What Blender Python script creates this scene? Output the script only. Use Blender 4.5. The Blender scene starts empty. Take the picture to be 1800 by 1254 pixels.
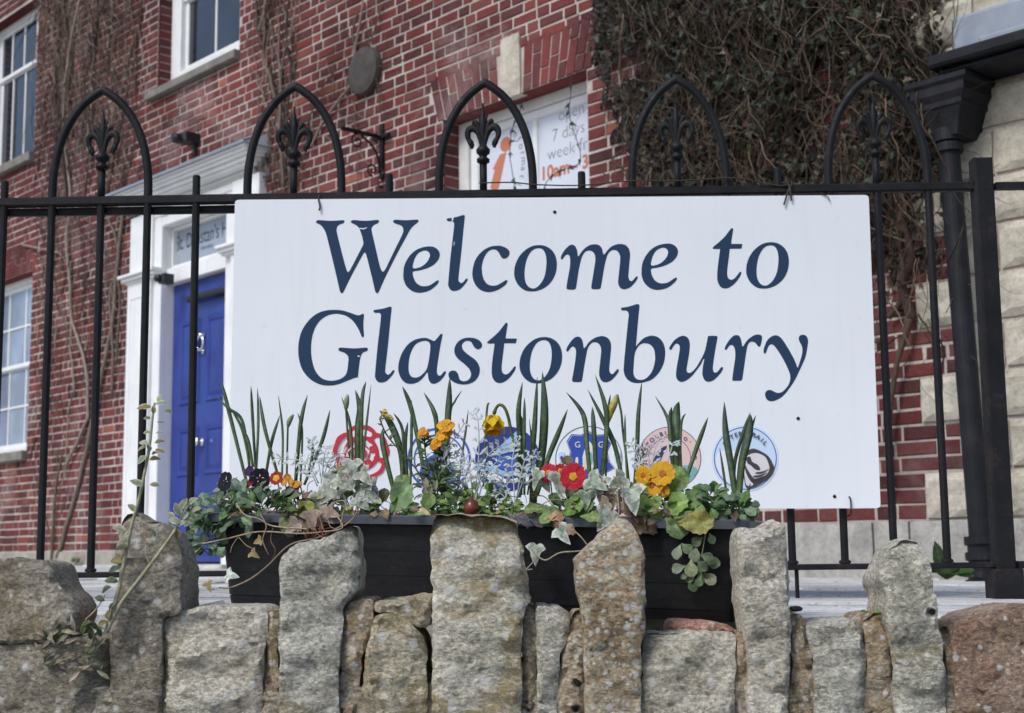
import bpy, math, random
from mathutils import Vector, Matrix, noise, geometry
random.seed(7)
S = bpy.context.scene
COL = S.collection
PI = math.pi
# ------------------------------------------------------------------ camera
PITCH, ROLL, FPX = math.radians(7.8), math.radians(-0.65), 2500.0
CAMZ = 1.5
CAM_R = Matrix.Rotation(math.radians(90) + PITCH, 3, 'X') @ Matrix.Rotation(ROLL, 3, 'Z')
cd = bpy.data.cameras.new('camera'); cam = bpy.data.objects.new('camera', cd); COL.objects.link(cam)
cam.matrix_world = Matrix.Translation((0, 0, CAMZ)) @ CAM_R.to_4x4()
cd.sensor_width = 36; cd.lens = FPX / 1800 * 36; cd.clip_start = .05; cd.clip_end = 500
cd.dof.use_dof = True; cd.dof.focus_distance = 3.1; cd.dof.aperture_fstop = 7.5
S.camera = cam
# ------------------------------------------------------------------ sky and sun
SUN_EL, SUN_ROT = 48, 222
w = bpy.data.worlds.new('World'); S.world = w; w.use_nodes = True
nt = w.node_tree; bg = nt.nodes['Background']
sky = nt.nodes.new('ShaderNodeTexSky'); sky.sky_type = 'NISHITA'; sky.sun_disc = False
sky.sun_elevation = math.radians(SUN_EL); sky.sun_rotation = math.radians(SUN_ROT)
sky.air_density = 1.0; sky.dust_density = 1.6; sky.ozone_density = 1.0
hs = nt.nodes.new('ShaderNodeHueSaturation'); hs.inputs['Saturation'].default_value = 1.08
nt.links.new(sky.outputs[0], hs.inputs['Color']); nt.links.new(hs.outputs[0], bg.inputs[0])
bg.inputs[1].default_value = 0.105
sl = bpy.data.lights.new('sun', 'SUN'); sl.energy = 1.5; sl.angle = math.radians(18); sl.color = (1, .985, .97)
so = bpy.data.objects.new('sun', sl); COL.objects.link(so)
a, e = math.radians(SUN_ROT), math.radians(SUN_EL)
sd = Vector((math.sin(a) * math.cos(e), math.cos(a) * math.cos(e), math.sin(e)))
so.rotation_euler = (-sd).to_track_quat('-Z', 'Y').to_euler(); so.location = sd * 20
S.view_settings.view_transform = 'Standard'; S.view_settings.look = 'None'
S.view_settings.exposure = 0.60; S.view_settings.gamma = 1.0; S.view_settings.use_curve_mapping = False
S.cycles.max_bounces = 6; S.cycles.use_denoising = True
# ------------------------------------------------------------------ helpers
CAMP = Vector((0, 0, CAMZ))
def ray(px, py): return CAM_R @ Vector(((px - 900) / FPX, (627 - py) / FPX, -1))
class Frame:
    """A local frame of the place: x along, y away from the viewer, z up."""
    def __init__(s, o, rz):
        s.o = Vector(o); s.rz = rz; s.R = Matrix.Rotation(rz, 3, 'Z'); s.Ri = s.R.transposed(); s.c = s.Ri @ (CAMP - s.o)
    def un(s, px, py, off=0.0):
        d = s.Ri @ ray(px, py); t = (off - s.c.y) / d.y; return s.c + d * t
    def depth_for(s, u, px, py):
        d = s.Ri @ ray(px, py); return (s.c + d * ((u - s.c.x) / d.x)).y
    def px(s, p):
        q = CAM_R.transposed() @ (s.R @ Vector(p) + s.o - CAMP)
        return (900 + FPX * q.x / -q.z, 627 - FPX * q.y / -q.z, -q.z)
    def empty(s, name, label=None, cat=None, group=None, loc=(0, 0, 0)):
        o = bpy.data.objects.new(name, None); COL.objects.link(o); o.empty_display_size = .1
        o.location = s.o + s.R @ Vector(loc); o.rotation_euler = (0, 0, s.rz)
        if label: tag(o, label, cat, group)
        return o
def tag(o, label=None, cat=None, group=None, kind=None):
    if label: o['label'] = label
    if cat: o['category'] = cat
    if group: o['group'] = group
    if kind: o['kind'] = kind
    return o
class MB:
    """Collects shapes and links them as ONE mesh object."""
    def __init__(s): s.v, s.f, s.m, s.c = [], [], [], []
    def add(s, vs, fs, mat=0, col=(1, 1, 1)):
        n = len(s.v); s.v += [tuple(v) for v in vs]
        s.f += [tuple(i + n for i in f) for f in fs]; s.m += [mat] * len(fs)
        if len(vs) and isinstance(col[0], (tuple, list)): s.c += list(col)
        else: s.c += [col] * len(vs)
    def box(s, x0, x1, y0, y1, z0, z1, mat=0, col=(1, 1, 1), ch=0.0):
        if ch <= 0:
            vs = [(x, y, z) for x in (x0, x1) for y in (y0, y1) for z in (z0, z1)]
            fs = [(0, 1, 3, 2), (4, 6, 7, 5), (0, 4, 5, 1), (2, 3, 7, 6), (0, 2, 6, 4), (1, 5, 7, 3)]
        else:   # chamfer round the front (low y) face
            vs = [(x0, y1, z0), (x1, y1, z0), (x1, y1, z1), (x0, y1, z1), (x0, y0 + ch, z0), (x1, y0 + ch, z0), (x1, y0 + ch, z1), (x0, y0 + ch, z1),
                  (x0 + ch, y0, z0 + ch), (x1 - ch, y0, z0 + ch), (x1 - ch, y0, z1 - ch), (x0 + ch, y0, z1 - ch)]
            fs = [(8, 9, 10, 11), (3, 2, 1, 0)]
            for k in range(4):
                j = (k + 1) % 4; fs += [(k, j, 4 + j, 4 + k), (4 + k, 4 + j, 8 + j, 8 + k)]
        s.add(vs, fs, mat, col)
    def tube(s, pts, rad, n=8, mat=0, col=(1, 1, 1), cap=True, flat=1.0):
        pts = [Vector(p) for p in pts]
        if not isinstance(rad, (list, tuple)): rad = [rad] * len(pts)
        vs, fs = [], []; up = Vector((.13, -.97, .21))
        for i, p in enumerate(pts):
            t = (pts[min(i + 1, len(pts) - 1)] - pts[max(i - 1, 0)])
            if t.length < 1e-9: t = Vector((0, 0, 1))
            t.normalize(); a = t.cross(up)
            if a.length < .05: a = t.cross(Vector((1, 0, 0)))
            a.normalize(); b = t.cross(a).normalized(); up = (-b if (-b).dot(up) > 0 else b)
            for k in range(n):
                an = 2 * PI * k / n; vs.append(p + (a * math.cos(an) + b * math.sin(an) * flat) * rad[i])
        for i in range(len(pts) - 1):
            for k in range(n):
                j = (k + 1) % n; fs.append((i * n + k, i * n + j, i * n + n + j, i * n + n + k))
        if cap: fs += [tuple(range(n - 1, -1, -1)), tuple(range((len(pts) - 1) * n, len(pts) * n))]
        s.add(vs, fs, mat, col)
    def lathe(s, prof, o, n=16, mat=0, col=(1, 1, 1), axis='z'):
        vs, fs = [], []
        for r, h in prof:
            for k in range(n):
                an = 2 * PI * k / n; x, y = r * math.cos(an), r * math.sin(an)
                vs.append((o[0] + x, o[1] + y, o[2] + h) if axis == 'z' else (o[0] + x, o[1] - h, o[2] + y))
        for i in range(len(prof) - 1):
            for k in range(n):
                j = (k + 1) % n; fs.append((i * n + k, i * n + j, i * n + n + j, i * n + n + k))
        fs += [tuple(range(n - 1, -1, -1)), tuple(range((len(prof) - 1) * n, len(prof) * n))]
        s.add(vs, fs, mat, col)
    def poly(s, pts, y0, y1, mat=0, col=(1, 1, 1)):
        """outline [(x, z)] extruded between y0 (front) and y1"""
        n = len(pts); vs = [(p[0], y0, p[1]) for p in pts] + [(p[0], y1, p[1]) for p in pts]
        tri = geometry.tessellate_polygon([[Vector((p[0] * 1000, p[1] * 1000, 0)) for p in pts]])
        fs = [tuple(t) for t in tri] + [tuple(n + i for i in reversed(t)) for t in tri]
        fs += [(i, (i + 1) % n, n + (i + 1) % n, n + i) for i in range(n)]
        s.add(vs, fs, mat, col)
    def mesh(s, name, mats, smooth=False, tint=False):
        me = bpy.data.meshes.new(name); me.from_pydata(s.v, [], s.f)
        for m in (mats if isinstance(mats, (list, tuple)) else [mats]): me.materials.append(m)
        me.polygons.foreach_set('material_index', s.m)
        if smooth: me.polygons.foreach_set('use_smooth', [True] * len(s.f))
        if tint:
            at = me.color_attributes.new('tint', 'FLOAT_COLOR', 'POINT')
            fl = []
            for c in s.c: fl += [c[0], c[1], c[2], 1.0]
            at.data.foreach_set('color', fl)
        me.update(); return me
    def build(s, name, mats, parent=None, smooth=False, tint=False, fix=False):
        me = s.mesh(name, mats, smooth, tint)
        if fix:
            import bmesh
            bm = bmesh.new(); bm.from_mesh(me); bmesh.ops.recalc_face_normals(bm, faces=bm.faces); bm.to_mesh(me); bm.free()
        return link(name, me, parent)
def link(name, me, parent=None):
    o = bpy.data.objects.new(name, me); COL.objects.link(o)
    if parent is not None: o.parent = parent
    return o
def catmull(pts, n=6, closed=False):
    P = [Vector(p) for p in pts]; out = []; N = len(P)
    for i in range(N if closed else N - 1):
        g = lambda k: P[k % N] if closed else P[max(0, min(N - 1, k))]
        p0, p1, p2, p3 = g(i - 1), g(i), g(i + 1), g(i + 2)
        for k in range(n):
            t = k / n
            out.append(.5 * (2 * p1 + (p2 - p0) * t + (2 * p0 - 5 * p1 + 4 * p2 - p3) * t * t + (3 * p1 - p0 - 3 * p2 + p3) * t ** 3))
    if not closed: out.append(P[-1])
    return out
# ------------------------------------------------------------------ materials
class NT:
    def __init__(s, name):
        s.m = bpy.data.materials.new(name); s.m.use_nodes = True; s.t = s.m.node_tree
        s.b = s.t.nodes['Principled BSDF']
    def n(s, typ, **kw):
        x = s.t.nodes.new(typ)
        for k, v in kw.items():
            if k in x.bl_rna.properties: setattr(x, k, v)
            else: s.set(x.inputs[k.replace('_', ' ')], v)
        return x
    def set(s, inp, v):
        if isinstance(v, bpy.types.NodeSocket): s.t.links.new(v, inp)
        else: inp.default_value = v
    def ramp(s, fac, stops):
        r = s.n('ShaderNodeValToRGB'); s.set(r.inputs[0], fac); e = r.color_ramp.elements
        while len(e) < len(stops): e.new(.5)
        for k, (p, c) in enumerate(stops):
            e[k].position = p; e[k].color = (c, c, c, 1) if not isinstance(c, (tuple, list)) else (*c[:3], 1)
        return r.outputs[0]
    def mix(s, fac, a, b, mode='MIX'):
        x = s.n('ShaderNodeMix', data_type='RGBA', blend_type=mode)
        s.set(x.inputs[0], fac)
        for i, v in ((6, a), (7, b)):
            s.set(x.inputs[i], v if isinstance(v, bpy.types.NodeSocket) else (*v[:3], 1))
        return x.outputs[2]
    def math(s, op, a, b=0.0, clamp=False):
        x = s.n('ShaderNodeMath', operation=op, use_clamp=clamp); s.set(x.inputs[0], a); s.set(x.inputs[1], b); return x.outputs[0]
    def noise(s, scale, detail=4, rough=.55, vec=None, dist=0.0):
        x = s.n('ShaderNodeTexNoise'); x.inputs['Scale'].default_value = scale; x.inputs['Detail'].default_value = detail
        x.inputs['Roughness'].default_value = rough; x.inputs['Distortion'].default_value = dist
        if vec is not None: s.set(x.inputs['Vector'], vec)
        return x.outputs[0]
    def obj(s):
        return s.n('ShaderNodeTexCoord').outputs['Object']
    def shifted(s):
        """object coordinates, moved by a different amount for each object"""
        c = s.n('ShaderNodeTexCoord').outputs['Object']; r = s.n('ShaderNodeObjectInfo').outputs['Random']
        v = s.n('ShaderNodeVectorMath', operation='SCALE'); v.inputs[0].default_value = (37, 19, 53); s.set(v.inputs['Scale'], r)
        a = s.n('ShaderNodeVectorMath', operation='ADD'); s.set(a.inputs[0], c); s.set(a.inputs[1], v.outputs[0]); return a.outputs[0]
    def bump(s, h, strength=.3, dist=.01, prev=None):
        x = s.n('ShaderNodeBump'); x.inputs['Strength'].default_value = strength; x.inputs['Distance'].default_value = dist
        s.set(x.inputs['Height'], h)
        if prev is not None: s.set(x.inputs['Normal'], prev)
        return x.outputs[0]
    def out(s, col=None, rough=None, nrm=None, metal=None, spec=None):
        if col is not None: s.set(s.b.inputs['Base Color'], col if isinstance(col, bpy.types.NodeSocket) else (*col[:3], 1))
        if rough is not None: s.set(s.b.inputs['Roughness'], rough)
        if nrm is not None: s.set(s.b.inputs['Normal'], nrm)
        if metal is not None: s.set(s.b.inputs['Metallic'], metal)
        if spec is not None: s.set(s.b.inputs['Specular IOR Level'], spec)
        return s.m
def plain(name, c, rough=.6, var=.12, scale=8, bump=.15, bscale=90, bdist=.002, metal=0, spec=.5):
    t = NT(name); v = t.obj(); n = t.noise(scale, 5, .6, v)
    lo = tuple(x * (1 - var) for x in c); hi = tuple(min(1, x * (1 + var)) for x in c)
    col = t.ramp(n, [(.3, lo), (.7, hi)])
    return t.out(col, rough, t.bump(t.noise(bscale, 3, .6, v), bump, bdist), metal, spec)
def brick_mat(name, attr):
    t = NT(name); v = t.shifted() if not attr else t.obj(); pos = t.n('ShaderNodeNewGeometry').outputs['Position']
    r = t.n('ShaderNodeSeparateColor', Color=t.n('ShaderNodeAttribute', attribute_name='tint').outputs['Color']).outputs[0] if attr else t.n('ShaderNodeObjectInfo').outputs['Random']
    c = t.ramp(r, [(0, (.070, .027, .030)), (.2, (.125, .033, .036)), (.42, (.175, .040, .040)), (.6, (.095, .036, .038)), (.8, (.20, .046, .042)), (.9, (.13, .055, .055)), (.985, (.21, .060, .05)), (1, (.33, .12, .08))])
    n1 = t.noise(22, 5, .65, v); n2 = t.noise(1.3, 4, .6, pos); n3 = t.noise(70, 4, .7, v)
    c = t.mix(t.ramp(n1, [(.35, 0.0), (.75, .5)]), c, (.13, .075, .065))
    c = t.mix(t.math('MULTIPLY', t.ramp(n2, [(.53, 0.0), (.72, .75)]), t.ramp(n1, [(.3, .35), (.6, 1.0)])), c, (.34, .265, .25))   # lime bloom
    c = t.mix(t.ramp(n3, [(.62, 0.0), (.75, .4)]), c, (.45, .38, .33))
    c = t.mix(1.0, c, t.ramp(t.noise(.75, 5, .62, pos), [(.34, .58), (.5, .95), (.66, 1.22)]), 'MULTIPLY')
    h = t.math('ADD', t.noise(60, 5, .7, v), t.math('MULTIPLY', n1, 1.5))
    return t.out(c, .9, t.bump(h, .6, .007), spec=.06)
def rock_mat(name, dark, light, white=.3, wscale=60, moss=.2, pits=.0, mosscol=(.27, .21, .075), patch=.35):
    t = NT(name); v = t.shifted()
    vv = t.n('ShaderNodeVectorMath', operation='ADD'); t.set(vv.inputs[0], v)
    sc = t.n('ShaderNodeVectorMath', operation='SCALE'); t.set(sc.inputs[0], t.n('ShaderNodeTexNoise', Scale=70.0, Detail=4.0, Vector=v).outputs[1]); sc.inputs['Scale'].default_value = .0095
    t.set(vv.inputs[1], sc.outputs[0]); vd = vv.outputs[0]
    mp = t.n('ShaderNodeMapping'); t.set(mp.inputs[0], v); mp.inputs['Scale'].default_value = (1, 1, 1.6); mp.inputs['Rotation'].default_value = (0, .25, 0); vb = mp.outputs[0]
    n1 = t.noise(6, 7, .65, v, .4); n2 = t.noise(30, 8, .74, vb, .6); n3 = t.noise(105, 6, .78, vb); n4 = t.noise(24, 9, .78, v, .3)
    mid = tuple((x + y) / 2 for x, y in zip(dark, light))
    c = t.ramp(n1, [(.32, dark), (.48, mid), (.66, light)])
    c = t.mix(1.0, c, t.ramp(n3, [(.33, .5), (.47, 1.1), (.62, 2.0)]), 'MULTIPLY')
    c = t.mix(t.ramp(n2, [(.31, .9), (.42, 0.0)]), c, tuple(x * .4 for x in dark))
    mz = t.noise(7, 6, .75, v, .8)
    c = t.mix(t.math('MULTIPLY', t.ramp(mz, [(.60 - moss * .3, 0.0), (.68 - moss * .3, .85)]), t.ramp(n2, [(.35, .3), (.6, 1.0)])), c, mosscol)
    c = t.mix(t.ramp(n4, [(.70 - patch * .3, 0.0), (.76 - patch * .3, .8)]), c, tuple(min(.7, x * 1.45 + .08) for x in light))
    vo = t.n('ShaderNodeTexVoronoi', Scale=float(wscale), Vector=vd); cr = t.n('ShaderNodeSeparateColor', Color=vo.outputs['Color'])
    keep = t.ramp(cr.outputs[0], [(max(0, 1 - white - .02), 0.0), (min(1, 1 - white + .02), 1.0)])
    spot = t.math('MULTIPLY', keep, t.ramp(t.math('MULTIPLY', vo.outputs['Distance'], t.math('ADD', cr.outputs[1], .6)), [(.22, .95), (.42, 0.0)]))
    c = t.mix(spot, c, (.82, .80, .74))
    h = t.math('ADD', t.math('MULTIPLY', n1, 1.0), t.math('ADD', t.math('MULTIPLY', n2, 1.0), t.math('MULTIPLY', n3, .45)))
    h = t.math('ADD', h, t.math('MULTIPLY', spot, .12))
    if pits:
        vp = t.n('ShaderNodeTexVoronoi', Scale=30.0, Vector=vd); pr = t.n('ShaderNodeSeparateColor', Color=vp.outputs['Color'])
        pk = t.math('MULTIPLY', t.ramp(pr.outputs[0], [(1 - pits - .02, 0.0), (1 - pits + .02, 1.0)]), t.ramp(t.math('MULTIPLY', vp.outputs['Distance'], t.math('ADD', pr.outputs[1], .7)), [(.22, 1.0), (.40, 0.0)]))
        c = t.mix(pk, c, (.035, .03, .028)); h = t.math('SUBTRACT', h, t.math('MULTIPLY', pk, .9))
    return t.out(c, .93, t.bump(h, 1.0, .02), spec=.15)
def tint_mat(name, rough=.55, var=.25, spec=.4, trans=0.0, marble=False):
    t = NT(name); at = t.n('ShaderNodeAttribute', attribute_name='tint').outputs['Color']
    n = t.noise(60, 4, .6, t.obj())
    c = t.mix(1.0, at, t.ramp(n, [(.3, 1 - var), (.7, 1 + var)]), 'MULTIPLY')
    if marble: c = t.mix(t.ramp(t.noise(75, 5, .7, t.obj(), .5), [(.42, .8), (.54, 0.0)]), c, (.11, .15, .085))
    t.out(c, rough, t.bump(t.math('ADD', t.noise(140, 4, .6, t.obj()), t.noise(45, 3, .6, t.obj())), .45, .004), spec=spec)
    if trans:
        tr = t.n('ShaderNodeBsdfTranslucent', Color=c); mx = t.n('ShaderNodeMixShader'); mx.inputs[0].default_value = trans
        t.set(mx.inputs[1], t.b.outputs[0]); t.set(mx.inputs[2], tr.outputs[0])
        t.set(t.t.nodes['Material Output'].inputs[0], mx.outputs[0])
    return t.m
M = {}
M['brick'] = brick_mat('brick_face', False); M['brick_mass'] = brick_mat('brick_face_mass', True)
def mortar_mat():
    t = NT('lime_mortar'); v = t.obj(); pos = t.n('ShaderNodeNewGeometry').outputs['Position']; n = t.noise(3, 6, .65, v); n2 = t.noise(45, 5, .75, v)
    c = t.ramp(n, [(.34, (.36, .30, .27)), (.62, (.60, .53, .48))]); c = t.mix(t.ramp(n2, [(.34, .65), (.46, 0.0)]), c, (.20, .155, .14))
    c = t.mix(1.0, c, t.ramp(t.noise(.75, 5, .62, pos), [(.34, .62), (.5, .95), (.66, 1.12)]), 'MULTIPLY')
    return t.out(c, .95, t.bump(t.noise(120, 4, .7, v), .7, .005), spec=.15)
M['mortar'] = mortar_mat()
def worn_paint(name, c0, c1, dirt, amt, rough):
    t = NT(name); v = t.obj(); n = t.noise(2.6, 6, .65, v); n2 = t.noise(26, 7, .75, v)
    mp = t.n('ShaderNodeMapping'); t.set(mp.inputs[0], v); mp.inputs['Scale'].default_value = (9, 9, .8); n3 = t.noise(2.2, 6, .7, mp.outputs[0])
    c = t.ramp(n, [(.34, c0), (.62, c1)]); c = t.mix(t.ramp(n2, [(.60, 0.0), (.74, amt)]), c, dirt); c = t.mix(t.ramp(n3, [(.54, 0.0), (.76, amt)]), c, dirt)
    return t.out(c, t.ramp(n2, [(.3, rough - .1), (.7, rough + .15)]), t.bump(t.math('ADD', n2, t.noise(90, 3, .6, v)), .22, .003), spec=.35)
M['white'] = worn_paint('white_paint', (.70, .71, .70), (.81, .815, .81), (.42, .40, .36), .35, .45)
M['offwhite'] = plain('aged_white_paint', (.62, .62, .6), .55, .12, 6, .15, 60)
M['lead'] = plain('lead_sheet', (.25, .28, .33), .55, .2, 4, .3, 30)
M['blue'] = worn_paint('blue_gloss_paint', (.018, .034, .19), (.028, .054, .265), (.06, .075, .17), .3, .36)
M['black_iron'] = None
M['black'] = plain('black_plastic', (.012, .012, .013), .45, .2, 8, .1)
M['chrome'] = plain('polished_metal', (.75, .75, .74), .18, .05, 5, .02, metal=1)
M['stone'] = None
M['sill'] = plain('weathered_sill_stone', (.20, .19, .165), .9, .25, 9, .5, 60, .005, spec=.2)
M['rend'] = plain('cement_plinth', (.33, .30, .26), .95, .3, 5, .7, 50, .008, spec=.2)
def ashlar(name, a, b):
    t = NT(name); v = t.shifted(); n1 = t.noise(7, 8, .72, v); n2 = t.noise(50, 6, .75, v)
    c = t.ramp(n1, [(.36, a), (.62, b)]); c = t.mix(t.ramp(n2, [(.3, .6), (.5, 0.0)]), c, tuple(x * .55 for x in a))
    return t.out(c, .92, t.bump(t.math('ADD', n1, n2), .5, .006), spec=.2)
M['stone'] = ashlar('pale_ashlar', (.36, .33, .26), (.60, .55, .46))
M['plinth'] = ashlar('grey_plinth_stone', (.27, .26, .24), (.44, .42, .385))
def iron(name, c):
    t = NT(name); v = t.obj(); n = t.noise(9, 5, .65, v); n2 = t.noise(70, 5, .7, v)
    col = t.ramp(n, [(.35, c), (.72, tuple(x * 2.2 for x in c))])
    col = t.mix(t.ramp(t.math('MULTIPLY', n, n2), [(.30, 0.0), (.38, .6)]), col, (.045, .025, .016))
    return t.out(col, t.ramp(n2, [(.3, .45), (.7, .7)]), t.bump(n2, .35, .003), spec=.22)
M['black_iron'] = iron('black_iron_paint', (.0065, .0065, .0075))
M['pipe'] = iron('black_pipe_paint', (.008, .0085, .011))
def glass(name, tint, rough=.04):
    t = NT(name); n = t.noise(2.2, 2, .5, t.obj()); return t.out(t.ramp(n, [(.35, tuple(x * .6 for x in tint)), (.65, tint)]), rough, t.bump(t.noise(3, 2, .5, t.obj()), .05, .01), spec=.9)
M['glass'] = glass('dark_window_glass', (.03, .035, .045))
M['glass_pale'] = glass('pale_reflecting_glass', (.30, .36, .48))
M['glass_frost'] = plain('frosted_window_film', (.60, .63, .70), .3, .04, 2, .05)
M['glass_grey'] = plain('etched_transom_glass', (.30, .34, .40), .25, .1, 2, .05)
M['ink'] = plain('slate_blue_letter', (.022, .046, .096), .6, .05, 3, .05, spec=.15)
M['ink_grey'] = plain('grey_letter', (.16, .16, .17), .5, .05, 3, .05)
M['ink_dark'] = plain('dark_letter', (.03, .035, .07), .5, .05, 3, .05)
M['ink_orange'] = plain('orange_letter', (.50, .17, .09), .5, .05, 3, .05)
M['leaf'] = tint_mat('leaf_surface', .5, .38, .4, .18)
M['varieg'] = tint_mat('variegated_leaf_surface', .5, .25, .4, .15, True)
M['bark'] = tint_mat('stem_surface', .85, .3, .2)
M['petal'] = tint_mat('petal_surface', .6, .12, .3, .25)
M['felt'] = tint_mat('felted_leaf', .8, .12, .2, .1)
# ------------------------------------------------------------------ frames of the place
HF = Frame((1.904, 6.8, 1.35), math.radians(-47.4))      # house wall
FF = Frame((0, 4.0, 1.35), math.radians(-1.3))           # railing
PF = Frame((-.66, 3.14, 1.385), math.radians(-18.0))     # planter
WF = Frame((0, 2.62, 1.38), 0)                           # front of the rubble wall
def pave_z(x, y): return CAMZ - (.127 + .012 * x)
# ------------------------------------------------------------------ ground
mb = MB(); mb.add([(-60, -60, 0), (60, -60, 0), (60, 60, 0), (-60, 60, 0)], [(0, 1, 2, 3)])
M['asphalt'] = plain('worn_asphalt', (.055, .054, .052), .95, .25, 3, .6, 90, .004, spec=.2)
tag(mb.build('street_ground', M['asphalt']), kind='structure')
t = NT('pale_paving'); v = t.shifted(); n1 = t.noise(4, 6, .65, v); n2 = t.noise(55, 5, .7, v)
n0 = t.noise(1.1, 6, .7, v); c = t.ramp(n1, [(.34, (.40, .395, .385)), (.62, (.66, .65, .625))]); c = t.mix(t.ramp(n0, [(.50, 0.0), (.66, .6)]), c, (.25, .245, .235)); c = t.mix(t.ramp(n2, [(.36, .7), (.47, 0.0)]), c, (.15, .15, .14))
M['paving'] = t.out(c, .85, t.bump(t.math('ADD', n1, n2), .5, .005), spec=.3)
M['bed'] = plain('paving_bed', (.14, .13, .12), .95, .2, 6, .5)
PAVE = bpy.data.objects.new('pavement', None); COL.objects.link(PAVE); tag(PAVE, kind='structure')
mb = MB(); X0, X1, Y0, Y1 = -13, 8, 2.98, 20
vs = [(x, y, pave_z(x, y) - dz) for dz in (.03, 1.3) for x, y in ((X0, Y0), (X1, Y0), (X1, Y1), (X0, Y1))]
mb.add(vs, [(0, 1, 2, 3), (7, 6, 5, 4)] + [(k, 4 + k, 4 + (k + 1) % 4, (k + 1) % 4) for k in range(4)])
mb.build('bed', M['bed'], PAVE, fix=True)
# slabs, nearest rows as separate pieces
rows = [(2.96, .62), (3.60, .55), (4.17, .6), (4.79, .6), (5.41, .6), (6.03, .6), (6.65, .6)]
mass = MB()
for ri, (y, dy) in enumerate(rows):
    x = -3.6 - .3 * (ri % 2)
    while x < 3.6:
        wd = random.choice((.75, .9, .62)); g = .006; jz = random.uniform(-.003, .004)
        b = MB(); q = [(x + g, y + g), (x + wd - g, y + g), (x + wd - g, y + dy - g), (x + g, y + dy - g)]
        ins = .006
        iq = [(q[0][0] + ins, q[0][1] + ins), (q[1][0] - ins, q[1][1] + ins), (q[2][0] - ins, q[2][1] - ins), (q[3][0] + ins, q[3][1] - ins)]
        jj = [random.uniform(-.004, .004) for _ in range(4)]
        vs = [(a_, b_, pave_z(a_, b_) - .06) for a_, b_ in q] + [(a_, b_, pave_z(a_, b_) - .006 + jz) for a_, b_ in q] + [(a_, b_, pave_z(a_, b_) + jz + j) for (a_, b_), j in zip(iq, jj)]
        b.add(vs, [(3, 2, 1, 0), (8, 9, 10, 11)] + [f for k in range(4) for f in ((k, (k + 1) % 4, 4 + (k + 1) % 4, 4 + k), (4 + k, 4 + (k + 1) % 4, 8 + (k + 1) % 4, 8 + k))])
        b.build('paving_slab', M['paving'], PAVE); x += wd
# farther paving reads as one surface
mb = MB(); vs = [(x, y, pave_z(x, y) - .004) for x, y in ((X0, 7.26), (X1, 7.26), (X1, Y1), (X0, Y1))]
mb.add(vs, [(0, 1, 2, 3)])
for xa, xb in ((X0, -3.7), (3.7, X1)):
    mb.add([(x, y, pave_z(x, y) - .004) for x, y in ((xa, 2.98), (xb, 2.98), (xb, 7.25), (xa, 7.25))], [(0, 1, 2, 3)])
mb.build('far_paving', M['paving'], PAVE)
# ------------------------------------------------------------------ the brick house
HOUSE = HF.empty('brick_house', 'red brick house with blue front door, sash windows and stone quoins behind the railing', 'house')
W = HF.un
v_pl = W(1600, 915).z
BR_TOP, UL, UR = 6.7, -12.6, 1.35
# openings (u0, u1, v0, v1)
W3 = (W(779, 300).x, W(1034, 250).x, 1.05, 3.055)
W2 = (W(277, 130).x, W(421, 80).x, 4.27, 5.95)
W1 = (W(66, 100).x - 1.35, W(66, 100).x, 4.27, 5.95)
W0 = (W(54, 600).x - 1.35, W(54, 600).x, 1.2, 3.02)
uL = W(278, 700, -.05).x; uR = W(392, 700, -.05).x
DOOR = (uL, uR, .0, 2.98)
pil_out = W(219, 700, -.08).x; pil_w = uL - pil_out
SUR = (pil_out + .03, uR + pil_w - .03, 0, 3.35)
COURSE = .075
def arch_cut(W_, h, tilt):    # flat arch above an opening: interval at height v
    def f(v):
        if W_[3] <= v <= W_[3] + h: k = tilt * (v - W_[3]) / h; return (W_[0] - k - .048, W_[1] + k + .048)
    return f
AH = .33
cuts = [arch_cut(W3, AH, .09), arch_cut(W0, AH, .09)]
for r in (W3, W2, W1, W0, SUR):
    cuts.append(lambda v, r=r: (r[0], r[1]) if r[2] - .02 <= v <= r[3] + .0 else None)
# quoin blocks: every three courses, long and short in turn
u_long, u_short, u_corner = W(1621, 700).x, W(1694, 620).x, W(1960, 600).x
qtop = W(1600, 833).z
quoins = []
k = 0; vq = v_pl
while vq < BR_TOP:
    quoins.append((u_long if k % 2 == 0 else u_short, vq, vq + 3 * COURSE)); vq += 3 * COURSE; k += 1
def qcut(v):
    for u0, a_, b_ in quoins:
        if a_ <= v < b_: return (u0, 9)
cuts.append(qcut)
# mortar and backing with the openings left out
def wall_sheet(mb, u0, u1, v0, v1, holes, y):
    us = sorted({u0, u1} | {h[i] for h in holes for i in (0, 1) if u0 < h[i] < u1}); vs_ = sorted({v0, v1} | {h[i] for h in holes for i in (2, 3) if v0 < h[i] < v1})
    for i in range(len(us) - 1):
        for j in range(len(vs_) - 1):
            cu, cv = (us[i] + us[i + 1]) / 2, (vs_[j] + vs_[j + 1]) / 2
            if any(h[0] < cu < h[1] and h[2] < cv < h[3] for h in holes): continue
            mb.add([(us[i], y, vs_[j]), (us[i + 1], y, vs_[j]), (us[i + 1], y, vs_[j + 1]), (us[i], y, vs_[j + 1])], [(0, 1, 2, 3)])
mb = MB(); DOORH = (uL, uR, -.2, 3.0)
wall_sheet(mb, UL, u_corner - .02, -.2, 7.5, [W3, W2, W1, W0, DOORH], -.0015)
mb.build('mortar', M['mortar'], HOUSE)
mb = MB()                                     # depth of the house behind
mb.box(UL, UL + .3, .3, 5, -.2, 7.5); mb.box(u_corner - .33, u_corner - .03, .02, 5, -.2, 7.5); mb.box(UL, u_corner - .03, 5, 5.3, -.2, 7.5); mb.box(UL, u_corner - .03, .3, 5.3, 7.3, 7.5)
mb.build('side_wall', M['mortar'], HOUSE)
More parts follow.
